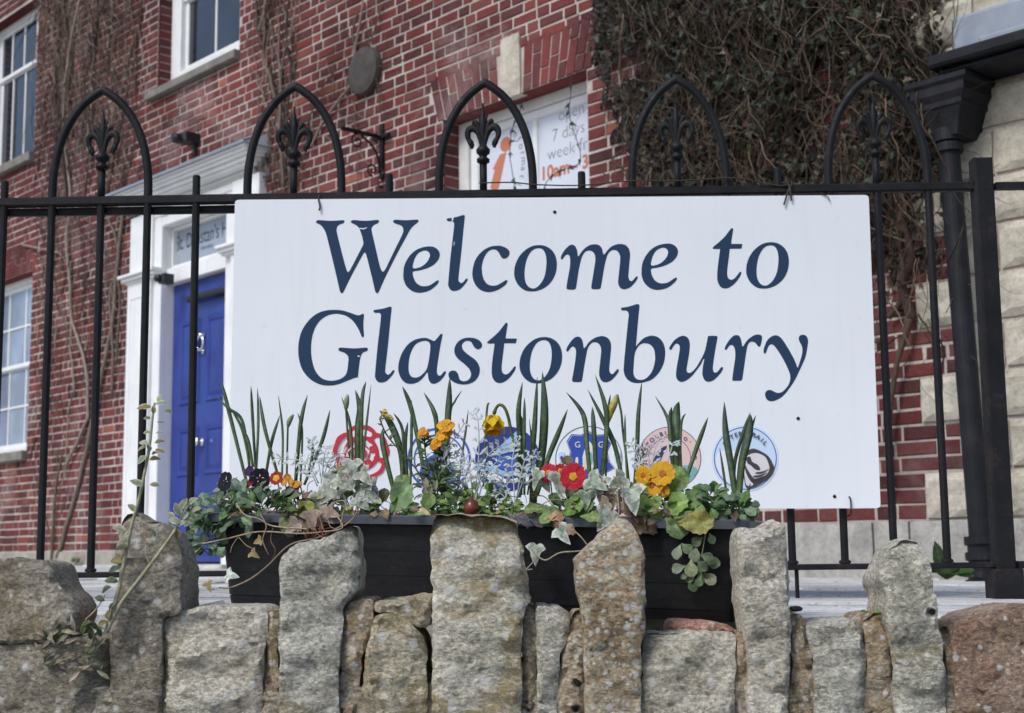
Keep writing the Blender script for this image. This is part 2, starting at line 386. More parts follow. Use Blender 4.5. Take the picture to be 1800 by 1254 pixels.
def brick_mesh(mb, u0, u1, v0, v1, tint=(1, 1, 1), j=.004, y=0.0):
    r = lambda: random.uniform(-j, j)
    yf = -.007 + random.uniform(-.003, .0025) + y; ch = .005
    A = [(u0, v0), (u1, v0), (u1, v1), (u0, v1)]
    P = [(a_ + r() * .6, b_ + r() * .5) for a_, b_ in A]; cu, cv = (u0 + u1) / 2, (v0 + v1) / 2
    I = [(a_ + (ch if a_ < cu else -ch) + r() * .4, b_ + (ch if b_ < cv else -ch) + r() * .3) for a_, b_ in P]
    vs = [(a_, .02 + y, b_) for a_, b_ in P] + [(a_, yf + .004, b_) for a_, b_ in P] + [(a_, yf + r() * .25, b_) for a_, b_ in I]
    fs = [(8, 9, 10, 11)] + [f for k in range(4) for f in ((k, (k + 1) % 4, 4 + (k + 1) % 4, 4 + k), (4 + k, 4 + (k + 1) % 4, 8 + (k + 1) % 4, 8 + k))]
    mb.add(vs, fs, 0, tint)
bricks = []
row = 0; v = v_pl - COURSE
while v < BR_TOP:
    vm = v + COURSE / 2
    iv = [(UL, u_corner)]
    for c_ in cuts:
        q = c_(vm)
        if q: iv = [p for a_, b_ in iv for p in ((a_, min(b_, q[0])), (max(a_, q[1]), b_)) if p[1] - p[0] > .03]
    if row == 0: iv = [(a_, min(b_, -3.2)) for a_, b_ in iv if a_ < -3.2]
    u = UL + (0 if row % 2 else .169) - random.uniform(0, .02); hd = row % 2
    while u < u_corner:
        L = (.104 if hd else .212) + random.uniform(-.006, .006)
        for a_, b_ in iv:
            x0, x1 = max(u, a_ + .007), min(u + L, b_ - .007)
            if x1 - x0 > .035: bricks.append((x0, x1, v + .0065 + random.uniform(-.0015, .0015), v + COURSE - .0065 + random.uniform(-.0015, .0015)))
        u += L + .014; hd = 1 - hd
    v += COURSE; row += 1
def seen(b):
    x, y, z = HF.px(((b[0] + b[1]) / 2, 0, (b[2] + b[3]) / 2))
    if not (-5 < x < 1805 and -5 < y < 1100): return 0
    if 402 < x < 1542 and 346 < y < 896: return 0
    if x > 1090 and y < 330 and x < 1600: return 0
    if x > 1545 and y > 330 and x > 1660: return 0
    d = HF.px((b[0], 0, b[2])), HF.px((b[1], 0, b[3]))
    return (d[1][0] - d[0][0]) * 75 / z
bricks.sort(key=seen, reverse=True)
full = {}
def shared(kind, L, H):
    key = (kind, random.randrange(6))
    if key not in full:
        b = MB(); brick_mesh(b, -L / 2, L / 2, -H / 2, H / 2); full[key] = b.mesh('brick', M['brick'])
    return full[key]
for b in bricks[:300]:
    L, H = b[1] - b[0], b[3] - b[2]
    if abs(L - .212) < .012: me = shared('s', .212, .062)
    elif abs(L - .104) < .01: me = shared('h', .104, .062)
    else:
        m_ = MB(); brick_mesh(m_, -L / 2, L / 2, -H / 2, H / 2); me = m_.mesh('brick', M['brick'])
    o = link('brick', me, HOUSE); o.location = ((b[0] + b[1]) / 2, random.uniform(-.002, .002), (b[2] + b[3]) / 2); o.rotation_euler = (0, random.uniform(-.006, .006), 0)
mass = MB()
for b in bricks[300:]: brick_mesh(mass, *b, tint=(random.random(),) * 3)
tag(mass.build('brickwork', M['brick_mass'], HOUSE, tint=True), kind='stuff')
# quoins and plinth
def block(u0, u1, v0, v1, name, mat, y=-.02, ch=.012, parent=HOUSE):
    b = MB(); n = 6; vs = []; fs = []
    for i in range(n + 1):
        for j in range(n + 1):
            ex = i in (0, n) or j in (0, n)
            fu, fv = i / n, j / n
            vs.append((u0 + (u1 - u0) * fu + random.uniform(-.003, .003), y + (ch if ex else 0) + random.uniform(-.004, .003), v0 + (v1 - v0) * fv + random.uniform(-.003, .003)))
    for i in range(n):
        for j in range(n): a_ = i * (n + 1) + j; fs.append((a_, a_ + n + 1, a_ + n + 2, a_ + 1))
    ring = [i * (n + 1) for i in range(n + 1)] + [n * (n + 1) + j for j in range(1, n + 1)] + [i * (n + 1) + n for i in range(n - 1, -1, -1)] + [j for j in range(n - 1, 0, -1)]
    base = len(vs)
    vs += [(vs[q][0], .05, vs[q][2]) for q in ring]; m = len(ring)
    fs += [(ring[k], base + k, base + (k + 1) % m, ring[(k + 1) % m]) for k in range(m)]
    b.add(vs, fs); return b.build(name, mat, parent, smooth=False)
u_in = W(1752, 600).x
for k, q in enumerate(quoins):
    block(q[0] + .005, u_in + (.04 if k % 2 else -.02), q[1] + .010, q[2] - .010, 'quoin', M['stone'], -.034, .018); block(u_in + (.052 if k % 2 else -.008), u_corner, q[1] + .010, q[2] - .010, 'quoin', M['stone'], -.030, .018)
for k, (u0, v0, v1) in enumerate(quoins):      # return face of the corner
    b = MB(); b.box(u_corner - .05, u_corner + .012, .053, .35 if k % 2 else .55, v0 + .006, v1 - .006, ch=.0); b.build('quoin', M['stone'], HOUSE)
u = -3.2
for wd in (.62, .5, .7, .55, .62, .2, .42, .9):
    block(u + .006, min(u + wd, u_corner + .02) - .006, -.12, v_pl - .005, 'plinth_stone', M['plinth'], -.05); u += wd
    if u > u_corner: break
b = MB(); b.box(UL, pil_out - .02, -.03, .1, -.15, v_pl - COURSE - .004, ch=.01); b.build('cement_plinth', M['rend'], HOUSE); b = MB(); b.box(uR + pil_w, -3.21, -.03, .1, -.15, v_pl - COURSE - .004, ch=.01)
b.build('cement_plinth', M['rend'], HOUSE)
# flat arches of brick on end
def flat_arch(Wn, h, tilt, n, key=None):
    u0, u1, v = Wn[0] - .05, Wn[1] + .05, Wn[3]
    um = (u0 + u1) / 2
    for k in range(n):
        a_, b_ = u0 + (u1 - u0) * k / n, u0 + (u1 - u0) * (k + 1) / n
        if key and key[0] - .03 < (a_ + b_) / 2 < key[1] + .03: continue
        s_ = lambda x, t: x + tilt * (x - um) / (u1 - um) * t
        cutf = random.choice((.33, .66)) if k % 2 else (.5 if k % 4 else .68)
        for f0, f1 in ((0, cutf), (cutf, 1)):
            v0, v1 = v + h * f0, v + h * f1; g = .0042
            P = [(s_(a_, f0) + g, v0 + g * .8), (s_(b_, f0) - g, v0 + g * .8), (s_(b_, f1) - g, v1 - g * .8), (s_(a_, f1) + g, v1 - g * .8)]
            P = [(p[0] + random.uniform(-.002, .002), p[1]) for p in P]; cx, cy = sum(p[0] for p in P) / 4, sum(p[1] for p in P) / 4
            I = [(p[0] + (.004 if p[0] < cx else -.004), p[1] + (.004 if p[1] < cy else -.004)) for p in P]
            yf = -.008 + random.uniform(-.003, .003)
            vs = [(p[0] - cx, .02 if f0 else .15, p[1] - cy) for p in P] + [(p[0] - cx, yf + .004, p[1] - cy) for p in P] + [(p[0] - cx, yf, p[1] - cy) for p in I]
            fs = [(8, 9, 10, 11)] + [f for q in range(4) for f in ((q, (q + 1) % 4, 4 + (q + 1) % 4, 4 + q), (4 + q, 4 + (q + 1) % 4, 8 + (q + 1) % 4, 8 + q))]
            m_ = MB(); m_.add(vs, fs); o = m_.build('arch_brick', M['brick'], HOUSE); o.location = (cx, 0, cy)
KEY = (W(884, 150).x, W(917, 150).x)
flat_arch(W3, AH, .09, 19, KEY); flat_arch(W0, AH, .09, 19)
block(KEY[0], KEY[1], W3[3] - .01, W3[3] + AH + .07, 'keystone', M['stone'], -.03)
# reveals (real jamb bricks) and soffits
def reveal(Wn, d):
    v = v_pl + round((Wn[2] - v_pl) / COURSE) * COURSE; k = 0
    b = MB(); b.box(Wn[0] - .03, Wn[0] - .001, .02, d + .1, Wn[2], Wn[3]); b.build('jamb_mortar', M['mortar'], HOUSE); b = MB(); b.box(Wn[1] + .001, Wn[1] + .03, .02, d + .1, Wn[2], Wn[3]); b.build('jamb_mortar', M['mortar'], HOUSE)
    while v + COURSE < Wn[3] + .01:
        m_ = MB(); L = d + .0; H = .064
        vs = [(0, .0, -H / 2), (.006, .004, -H / 2 + .003), (.006, L, -H / 2 + .003), (.006, L, H / 2 - .003), (.006, .004, H / 2 - .003), (0, 0, H / 2), (-.02, 0, -H / 2), (-.02, 0, H / 2), (0, L, -H / 2), (0, L, H / 2)]
        m_.add(vs, [(1, 2, 3, 4), (0, 1, 4, 5), (6, 0, 5, 7), (0, 8, 2, 1), (5, 4, 3, 9)]); o = m_.build('jamb_brick', M['brick'], HOUSE); o.location = (Wn[0], 0, v + COURSE / 2)
        v += COURSE; k += 1
    b = MB(); b.box(Wn[0], Wn[1], .012, d + .1, Wn[3] - .0, Wn[3] + .02); b.build('soffit', M['brick'], HOUSE)
D3 = HF.depth_for(W3[0], 806, 300); D2 = HF.depth_for(W2[0], 300, 130)
for Wn, d in ((W3, D3), (W2, D2), (W1, .12), (W0, .12)): reveal(Wn, d)
def sash(Wn, d, mid=None, bars=(1,), pane='glass', stile=.05, fr=.07, rail=.06, wm='white'):
    u0, u1, v0, v1 = Wn
    b = MB(); y0, y1 = d, d + .07
    b.box(u0, u0 + fr, y0, y1, v0, v1, ch=.004); b.box(u1 - fr, u1, y0, y1, v0, v1, ch=.004)
    b.box(u0 + fr, u1 - fr, y0, y1, v1 - fr, v1, ch=.004); b.box(u0 + fr, u1 - fr, y0, y1, v0, v0 + fr, ch=.004)
    wn = b.build('window', M[wm], HOUSE)
    mid = mid if mid else (v0 + v1) / 2
    for a_, c_, yy in ((v0 + fr, mid + .02, d + .045), (mid - .02, v1 - fr, d + .02)):
        s_ = MB(); x0, x1 = u0 + fr, u1 - fr
        s_.box(x0, x0 + stile, yy, yy + .04, a_, c_, ch=.008); s_.box(x1 - stile, x1, yy, yy + .04, a_, c_, ch=.008)
        s_.box(x0 + stile, x1 - stile, yy, yy + .04, c_ - stile, c_, ch=.008); s_.box(x0 + stile, x1 - stile, yy, yy + .04, a_, a_ + stile, ch=.008)
        s_.build('sash_frame', M[wm], wn)
        for k in range(bars[0]):
            g = MB(); xc = x0 + (x1 - x0) * (k + 1) / (bars[0] + 1); g.box(xc - .011, xc + .011, yy + .004, yy + .032, a_ + stile, c_ - stile, ch=.004); g.build('glazing_bar', M[wm], wn)
        for k in range(bars[1] if len(bars) > 1 else 0):
            g = MB(); zc = a_ + (c_ - a_) * (k + 1) / (bars[1] + 1); g.box(x0 + stile, x1 - stile, yy + .006, yy + .030, zc - .011, zc + .011, ch=.004); g.build('glazing_bar', M[wm], wn)
        g = MB(); g.box(x0 + .01, x1 - .01, yy + .018, yy + .022, a_ + .01, c_ - .01); g.build('pane', M[pane], wn)
    return wn
win2 = sash(W2, D2, bars=(1, 0), fr=.17)
g = MB(); g.box(W2[0] + .25, W2[0] + .36, D2 + .07, D2 + .09, W2[2] + .1, W2[3] - .1); g.build('curtain', M['glass'], win2)
g = MB(); g.box(W2[0] + .36, W2[1] - .2, D2 + .068, D2 + .07, W2[2] + .1, W2[3] - .1); g.build('blind', M['glass_pale'], win2)
sash(W1, .12, mid=W(60, 108, .13).z, bars=(3, 0), fr=.05)
sash(W0, .12, bars=(2, 1), pane='glass_pale', fr=.06)
# the information window, filled with a printed pale film
b = MB(); u0, u1, v0, v1 = W3; d = D3
b.box(u0, u0 + .10, d, d + .08, v0, v1, ch=.006); b.box(u1 - .08, u1, d, d + .08, v0, v1, ch=.006); b.box(u0 + .1, u1 - .08, d, d + .08, v1 - .07, v1, ch=.006); b.box(u0 + .1, u1 - .08, d, d + .08, v0, v0 + .08, ch=.006)
win3 = b.build('window', M['offwhite'], HOUSE)
s_ = MB(); s_.box(u0 + .1, u0 + .17, d + .02, d + .06, v0 + .08, v1 - .07, ch=.01); s_.box(u1 - .13, u1 - .08, d + .02, d + .06, v0 + .08, v1 - .07, ch=.01); s_.box(u0 + .17, u1 - .13, d + .02, d + .06, v1 - .13, v1 - .07, ch=.01); s_.box(u0 + .17, u1 - .13, d + .02, d + .06, v0 + .08, v0 + .14, ch=.01)
s_.build('sash_frame', M['white'], win3)
um = W(941, 270, D3 + .03).x; g = MB(); g.box(um - .022, um + .022, d + .025, d + .055, v0 + .14, v1 - .13, ch=.006); g.build('mullion', M['white'], win3)
for a_, c_ in ((u0 + .16, um), (um, u1 - .12)):
    g = MB(); g.box(a_ + .001, c_ - .001, d + .04, d + .045, v0 + .13, v1 - .12); g.build('pane', M['glass_frost'], win3)
YF = D3 + .039
def glyphs(s, size, font_shear=0.0, thin=0.0):
    cu = bpy.data.curves.new('txt', 'FONT'); cu.body = s; cu.size = size; cu.shear = font_shear; cu.offset = thin; cu.resolution_u = 3
    o = bpy.data.objects.new('txt', cu); COL.objects.link(o)
    dg = bpy.context.evaluated_depsgraph_get(); dg.update(); me = bpy.data.meshes.new_from_object(o.evaluated_get(dg))
    vs = [tuple(v.co) for v in me.vertices]; fs = [tuple(p.vertices) for p in me.polygons]
    bpy.data.objects.remove(o); bpy.data.curves.remove(cu); bpy.data.meshes.remove(me)
    return vs, fs
def put_text(mb, s, size, at, y, ang=0.0, sx=1.0, thin=0.0, center=False, shear=0.0):
    vs, fs = glyphs(s, size, shear, thin)
    if not vs: return 0
    wd = max(v[0] for v in vs); c_, s2 = math.cos(ang), math.sin(ang)
    ox = -wd / 2 if center else 0
    mb.add([(at[0] + ((v[0] + ox) * sx) * c_ - v[1] * s2, y, at[1] + ((v[0] + ox) * sx) * s2 + v[1] * c_) for v in vs], fs)
    return wd
def arc_text(mb, s, size, cen, r, a0, step, y, sx=1.0, thin=0.0):
    for k, ch in enumerate(s):
        if ch == ' ': continue
        an = a0 - step * k; put_text(mb, ch, size, (cen[0] + r * math.cos(an), cen[1] + r * math.sin(an)), y, an - PI / 2, sx, thin, True)
tx = MB()
for s, x, y, sz in (('open', 981, 214, .118), ('7 days a', 970, 250, .118), ('week from', 962, 283, .118)):
    p = W(x, y, YF); put_text(tx, s, sz, (p.x, p.z), YF, thin=-.002)
cc = W(868, 300, YF); R = .27
arc_text(tx, 'Glastonbury Information Centre', .075, (cc.x, cc.z), R, math.radians(178), math.radians(10.4), YF)
tx.build('lettering', M['ink_grey'], win3)['kind'] = 'stuff'
tx = MB(); p = W(950, 318, YF); put_text(tx, '10am - 3pm', .122, (p.x, p.z), YF, thin=.004); tx.build('lettering', M['ink_orange'], win3)['kind'] = 'stuff'
tx = MB(); p = W(889, 254, YF); q = [W(x, y, YF) for x, y in ((879, 272), (890, 268), (877, 330), (868, 338), (862, 330), (870, 298), (866, 298))]
tx.poly([(p.x + .055 * math.cos(k * PI / 8), p.z + .05 * math.sin(k * PI / 8)) for k in range(16)], YF - .001, YF)
im = tx.build('information_mark', M['ink_orange'], win3, fix=True); tx = MB(); tx.poly([(v.x, v.z) for v in q], YF - .001, YF); tx.build('information_mark', M['ink_orange'], win3, fix=True)
# sills
def sill(Wn, e=.09, h=.09, mat='sill'):
    b = MB(); b.box(Wn[0] - e, Wn[1] + e * .2, -.07, .17, Wn[2] - h, Wn[2] - .004, ch=.008); b.build('sill', M[mat], HOUSE)
sill(W2, .12, .08); sill(W1, .1, .1); sill(W0, .1, .1)
b = MB(); b.box(W3[0] - .05, W3[1] + .05, -.06, .2, W3[2] - .1, W3[2] - .004, ch=.008); b.build('sill', M['sill'], HOUSE)
# ------------------------------------------------------------------ doorway
SURO = HF.empty('door_surround'); SURO.parent = HOUSE; SURO.location = (0, 0, 0); SURO.rotation_euler = (0, 0, 0)
imp = W(213, 500, -.1).z; z0 = .03
zc0 = W(228, 384, -.1).z                        # underside of the hood
proj = -HF.depth_for(W(478, 265).x, 432, 255)
zct = W(424, 249, -proj).z; hu0, hu1 = W(188, 345, -proj).x, W(430, 255, -proj).x
uc = (uL + uR) / 2
def mirror(a_, b_): return (2 * uc - b_, 2 * uc - a_)
pw = pil_w - .13
for side in (0, 1):
    f = (lambda a_, b_: (a_, b_)) if side == 0 else mirror
    b = MB(); a_, c_ = f(pil_out, pil_out + pw); b.box(a_, c_, -.08, .05, z0, imp, ch=.004)
    a2, c2 = f(pil_out - .005, pil_out + pw + .005); b.box(a2, c2, -.10, .05, z0, z0 + .25, ch=.01)
    a2, c2 = f(pil_out + .02, pil_out + pw); b.box(a2, c2, -.075, .05, imp + .06, zc0, ch=.004)
    pl = b.build('pilaster', M['white'], SURO)
    b = MB()
    fw = .025                                  # raised rim of the sunk panel
    a2, c2 = f(pil_out + .05, pil_out + pw - .05)
    for r_ in ((a2, a2 + fw, z0 + .4, imp - .14), (c2 - fw, c2, z0 + .4, imp - .14), (a2 + fw, c2 - fw, imp - .14 - fw, imp - .14), (a2 + fw, c2 - fw, z0 + .4, z0 + .4 + fw)): b.box(r_[0], r_[1], -.086, -.078, r_[2], r_[3], ch=.003)
    b.build('panel_rim', M['white'], pl)
    b = MB()
    for q, (o, h0, h1) in enumerate(((.02, -.02, .0), (.045, .0, .03), (.07, .03, .06))):
        a2, c2 = f(pil_out - o, uL - .02 + o * .4); b.box(a2, c2, -.08 - o, .05, imp + h0 + .001, imp + h1, ch=.006)
    b.build('impost', M['white'], SURO)
    b = MB(); a2, c2 = f(pil_out + pw + .001, uL - .001); b.box(a2, c2, -.05, .14, z0, zc0 - .06, ch=.006)
    b.build('architrave', M['white'], SURO)
b = MB(); b.box(uL, uR, -.05, .14, zc0 - .16, zc0 - .07, ch=.01); b.box(uL - .13, uR + .13, -.06, .13, zc0 - .068, zc0 - .001, ch=.01); b.build('frieze', M['white'], SURO)
b = MB(); H = zct - zc0; mid = hu0 + proj; midr = hu1 - proj
steps = [(.10, 0, .14), (.13, .14, .22), (.17, .22, .36), (.60, .36, .44), (.70, .44, .60), (.86, .60, .70), (.93, .70, .84), (1.0, .84, .97)]
for p_, h0, h1 in steps:
    p = proj * p_; b.box(hu0 + (proj - p), hu1 - (proj - p), -p, .03, zc0 + H * h0 + .001, zc0 + H * h1, ch=.008)
# sloping consoles at the returns are the same mouldings seen from the end
b.build('cornice', M['white'], SURO)
b = MB(); e = .03
vs = [(hu0 - e, -proj - e, zct - .02), (hu1 + e, -proj - e, zct - .02), (hu1 + e, .02, zct - .02), (hu0 - e, .02, zct - .02), (hu0 - e, -proj - e, zct), (hu1 + e, -proj - e, zct), (hu1 - .05, .0, zct + .11), (hu0 + .05, .0, zct + .11)]
b.add(vs, [(0, 1, 2, 3), (4, 7, 6, 5), (0, 4, 5, 1), (1, 5, 6, 2), (3, 7, 4, 0), (2, 6, 7, 3)]); b.build('lead_roof', M['lead'], SURO, fix=True)
# transom window and door
DD = max(.05, HF.depth_for(uL, 297, 700)); ztb = W(345, 487, DD - .04).z; zg0, zg1 = W(300, 469, DD).z, W(300, 408, DD).z
b = MB(); b.box(uL, uR, DD - .05, DD + .1, ztb, zg0 - .035, ch=.008); b.box(uL, uL + .018, DD - .01, DD + .1, zg0 - .034, zc0 - .16, ch=.01); b.box(uR - .014, uR, DD - .01, DD + .1, zg0 - .034, zc0 - .16, ch=.01); b.box(uL + .018, uR - .014, DD - .01, DD + .1, zg1, zc0 - .16, ch=.01)
b.box(uL + .018, uR - .014, DD - .0, DD + .1, zg0 - .034, zg0, ch=.006)
tw = b.build('transom_window', M['white'], HOUSE)
b = MB(); b.box(uL + .018, uR - .014, DD + .04, DD + .046, zg0, zg1); b.build('pane', M['glass_grey'], tw)
tx = MB(); p = W(309, 442, DD + .039); put_text(tx, "St. Dunstan's House", .185, (p.x, p.z), DD + .039, sx=.74, thin=.001)
p = W(353, 440, DD + .039); put_text(tx, "Glastonbury", .05, (p.x, p.z), DD + .039, sx=.8); tx.build('lettering', M['ink_dark'], tw)['kind'] = 'stuff'
b = MB(); dz0 = .09; dt = ztb - .006; d0, d1 = uL + .012, uR - .012; y = DD + .02
b.box(d0, d1, y, y + .05, dz0, dt, ch=.004)
DR = b.build('door', M['blue'], HOUSE)
dw = d1 - d0; st = .13; mu = .11; pwid = (dw - 2 * st - mu) / 2; dh = dt - dz0
for ci in (0, 1):
    xa = d0 + st + ci * (pwid + mu); xb = xa + pwid
    for za, zb in ((.07, .235), (.30, .475), (.555, .86)):
        za, zb = dz0 + dh * za, dz0 + dh * zb; b = MB(); m_ = .035
        for k, (i0, yy) in enumerate(((0, -.002), (.03, -.012), (.045, .012))): pass
        A = lambda i, yy: [(xa + i, yy, za + i), (xb - i, yy, za + i), (xb - i, yy, zb - i), (xa + i, yy, zb - i)]
        vs = A(0, y - .001) + A(.012, y - .016) + A(.04, y - .012) + A(.05, y - .002) + A(.085, y - .013)
        fs = [(16, 17, 18, 19)] + [(4 * r_ + k, 4 * r_ + (k + 1) % 4, 4 * r_ + 4 + (k + 1) % 4, 4 * r_ + 4 + k) for r_ in range(4) for k in range(4)]
        b.add(vs, fs); b.build('panel', M['blue'], DR)
b = MB(); b.box(d0 + .02, d1 - .02, y - .05, y + .0, dz0, dz0 + .05, ch=.01); b.build('weather_board', M['blue'], DR)
b = MB(); zq = W(360, 519, y - .05).z; b.tube([(W(331, 523, y - .05).x, y - .05, zq), (d1 - .02, y - .05, zq)], .028, 12); b.box(d1 - .3, d1 - .03, y - .03, y, zq - .03, zq + .03); b.build('door_closer', M['black'], DR, smooth=False)
kx = (d0 + d1) / 2; kz = W(355, 603, y - .03).z
b = MB(); b.lathe([(.03, 0), (.03, .012), (.016, .03), (.01, .045)], (kx, y - .001, kz + .07), 12, axis='y'); b.tube([(kx + .055 * math.sin(t_), y - .035, kz + .06 * math.cos(t_)) for t_ in [k * PI / 8 for k in range(17)]], .011, 8); b.lathe([(.022, 0), (.022, .012), (.006, .016)], (kx, y - .001, kz - .07), 12, axis='y'); b.build('knocker', M['chrome'], DR, smooth=True)
for px_, py_ in ((351, 776),):
    p = W(px_, py_, y - .05); b = MB(); b.lathe([(.036, 0), (.036, .006), (.014, .012), (.014, .03), (.034, .042), (.04, .055), (.03, .068), (.0, .072)], (kx, y - .001, p.z), 16, axis='y'); b.build('knob', M['chrome'], DR, smooth=True)
b = MB(); b.lathe([(.03, 0), (.03, .006), (.012, .012), (.0, .013)], (kx + .17, y - .001, p.z), 14, axis='y'); b.build('lock_plate', M['chrome'], DR, smooth=True)
b = MB(); b.box(uL - .6, uR + .6, -.42, .2, -.2, .075, ch=.02); b.build('door_step', M['paving'], HOUSE)
# camera-like sensor under the impost
b = MB(); p = W(291, 491, -.10); b.box(p.x - .03, p.x + .06, -.16, -.052, p.z - .045, p.z + .04, ch=.012); b.lathe([(.035, 0), (.035, .03), (.02, .045)], (p.x, -.158, p.z), 12, axis='y')
tag(b.build('sensor', M['black']), 'small black sensor box on the white door frame beside the door top', 'sensor'); o = bpy.data.objects['sensor']; o.location = HF.o; o.rotation_euler = (0, 0, HF.rz)
def hang(o, label, cat, group=None):
    o.location = HF.o; o.rotation_euler = (0, 0, HF.rz); tag(o, label, cat, group); return o
b = MB(); p = W(340, 248, -.03); b.box(p.x - .07, p.x + .07, -.16, .0, p.z - .03, p.z + .05, ch=.02); b.lathe([(.045, 0), (.045, .05), (.03, .07), (.0, .07)], (p.x - .02, -.15, p.z), 12, axis='y'); b.tube([(p.x, -.02, p.z - .03), (p.x + .01, -.015, p.z - .12)], [.03, .012], 8)
hang(b.build('wall_lamp', M['black']), 'small black lamp fixed to the brickwork above the door hood', 'lamp')
# round wall plate
b = MB(); p = W(641, 125, -.03); b.lathe([(.0, .0), (.175, .0), (.18, .02), (.17, .055), (.12, .07), (.0, .075)], (p.x, 0, p.z), 28, axis='y')
M['oldwood'] = plain('old_dark_iron', (.055, .048, .042), .85, .35, 12, .6, 60, .006)
hang(b.build('tie_plate', M['oldwood']), 'round dark wall tie plate half covered by bare creeper on the brickwork', 'wall plate')
# scrolled sign bracket
p = W(675, 243); outd = -HF.depth_for(p.x, 600, 226); zt = p.z; br = HF.empty('sign_bracket', 'black wrought iron bracket with scrolls sticking out of the brick wall', 'bracket')
b = MB(); b.box(p.x - .018, p.x + .018, -.03, 0, zt - .30, zt + .10, ch=.003); b.build('back_bar', M['black_iron'], br)
b = MB(); b.box(p.x - .012, p.x + .012, -outd, -.03, zt - .012, zt + .012); b.box(p.x - .09, p.x + .10, -.045, -.02, zt - .012, zt + .012); b.build('arm', M['black_iron'], br)
def spiral(cx, cz, r0, turns, a0, sgn, x, n=26): return [(x, cx + r0 * (1 - .8 * k / n) * math.cos(a0 + sgn * turns * 2 * PI * k / n), cz + r0 * (1 - .8 * k / n) * math.sin(a0 + sgn * turns * 2 * PI * k / n)) for k in range(n + 1)]
b = MB(); b.tube(catmull([(p.x, -.04, zt - .26), (p.x, -.05, zt - .17), (p.x, -.10, zt - .08), (p.x, -.2, zt - .02)], 5), .009, 6); b.build('brace', M['black_iron'], br)
b = MB(); b.tube(spiral(-.235, zt - .07, .055, 1.3, PI / 2, 1, p.x), .007, 6); b.build('scroll', M['black_iron'], br)
b = MB(); b.tube(spiral(-.10, zt - .25, .05, 1.3, -PI / 2, -1, p.x), .007, 6); b.build('scroll', M['black_iron'], br)
b = MB(); b.tube(spiral(-.03, zt - .34, .04, 1.0, PI / 2, -1, p.x), .007, 6); b.build('scroll', M['black_iron'], br)
# ------------------------------------------------------------------ rainwater pipe with hopper
dp = HF.empty('drainpipe', 'black rainwater pipe with moulded hopper and collars at the stone corner', 'drainpipe')
pb, pt = W(1727, 985, -.22), W(1666, 245, -.16)
b = MB(); r = .050; dv = pt - pb; b.tube([pb, pt], r, 20); b.build('pipe', M['pipe'], dp, smooth=False)
b = MB()
for k in (0.0, .035): c_ = pb + dv * k; b.tube([c_, c_ + dv * .018], r + .022, 20)
b.tube([pb - dv * .03, pb + dv * .05], r + .010, 20); b.build('base_collar', M['pipe'], dp)
b = MB(); c_ = pb + dv * .965; b.tube([c_, c_ + dv * .02], r + .016, 20); b.tube([c_ + dv * .025, c_ + dv * .055], r + .022, 20); b.build('top_collar', M['pipe'], dp)
b = MB(); cx, zt = pt.x + .02, pt.z; prof = [(.06, .0), (.075, .05), (.13, .16), (.15, .17), (.15, .20), (.19, .24), (.19, .29), (.22, .31), (.22, .34)]; prof = [(.058 + (r_ - .06) * .62, h * .78) for r_, h in prof]
def sq(r_): return [(cx - r_, .0), (cx + r_, .0), (cx + r_, -.17 - r_ * .75), (cx - r_, -.17 - r_ * .75)]
vs = [(x, y_, zt + h) for r_, h in prof for x, y_ in sq(r_)]
b.add(vs, [(4 * i + k, 4 * i + (k + 1) % 4, 4 * i + 4 + (k + 1) % 4, 4 * i + 4 + k) for i in range(len(prof) - 1) for k in range(4)] + [(3, 2, 1, 0), tuple(4 * (len(prof) - 1) + k for k in range(4))])
b.build('hopper', M['pipe'], dp, fix=True)
b = MB(); b.tube([pb - dv * .03, pb - dv * .06 + Vector((.0, -.05, 0)), pb - dv * .075 + Vector((0, -.16, 0))], r + .004, 16); b.build('shoe', M['pipe'], dp)
zc = zt + .33
b = MB(); b.box(cx - .03, UR, -.30, .0, zc - .02, zc + .04, ch=.012); b.box(cx + .0, UR, -.25, .0, zc - .055, zc - .021, ch=.012)
hang(b.build('ledge', M['pipe']), 'black painted projecting ledge above the hopper at the house corner', 'ledge')
b = MB(); q = W(1716, 76, -.12); b.box(q.x - .13, q.x + .5, -.12, .0, q.z - .09, q.z + .16, ch=.02); b.box(q.x + .02, q.x + .3, -.14, -.121, q.z - .07, q.z + .02, ch=.01)
hang(b.build('meter_box', M['lead']), 'blue grey lead covered box high on the stone corner', 'box')
# ------------------------------------------------------------------ railing
RAIL = FF.empty('iron_railing', 'black iron railing with pointed arches and fleur-de-lis finials in front of the brick house', 'railing')
F = FF.un
zb, zt = (F(150, 1012).z + F(1700, 993).z) / 2, (F(150, 356).z + F(1700, 328).z) / 2
xl, xr = F(-330, 355).x, F(1722, 328).x
b = MB(); b.box(xl, xr, -.013, .013, zt - .012, zt + .014, ch=.004); b.build('top_rail', M['black_iron'], RAIL)
b = MB(); b.box(xl, xr, -.02, .02, zb - .008, zb + .008, ch=.003); b.build('bottom_rail', M['black_iron'], RAIL)
x2 = F(412, 352).x
b = MB(); b.box(xl, x2, .0135, .03, zt - .035, zt - .0125, ch=.003); b.build('under_rail', M['black_iron'], RAIL)
xs = {n: F(n, 345).x for n in (92, 260, 435, 600, 772, 937, 1112, 1278, 1458, 1632, 178, 516, 850, 1192, 1542, 345, 684, 1023, 1369, 8, -78, -160, -245)}
RB = .0112
def bar(x, z0, z1, name='bar', r=RB):
    m_ = MB(); m_.tube([(0, 0, z0), (0, 0, z1 - .004), (0, 0, z1)], [r, r, r * .8], 10)
    m_.lathe([(r, 0), (r + .006, .002), (r + .005, .008), (r, .011)], (0, 0, z0 + .008), 10)
    o = m_.build(name, M['black_iron'], RAIL); o.location = (x, random.uniform(-.001, .001), 0); return o
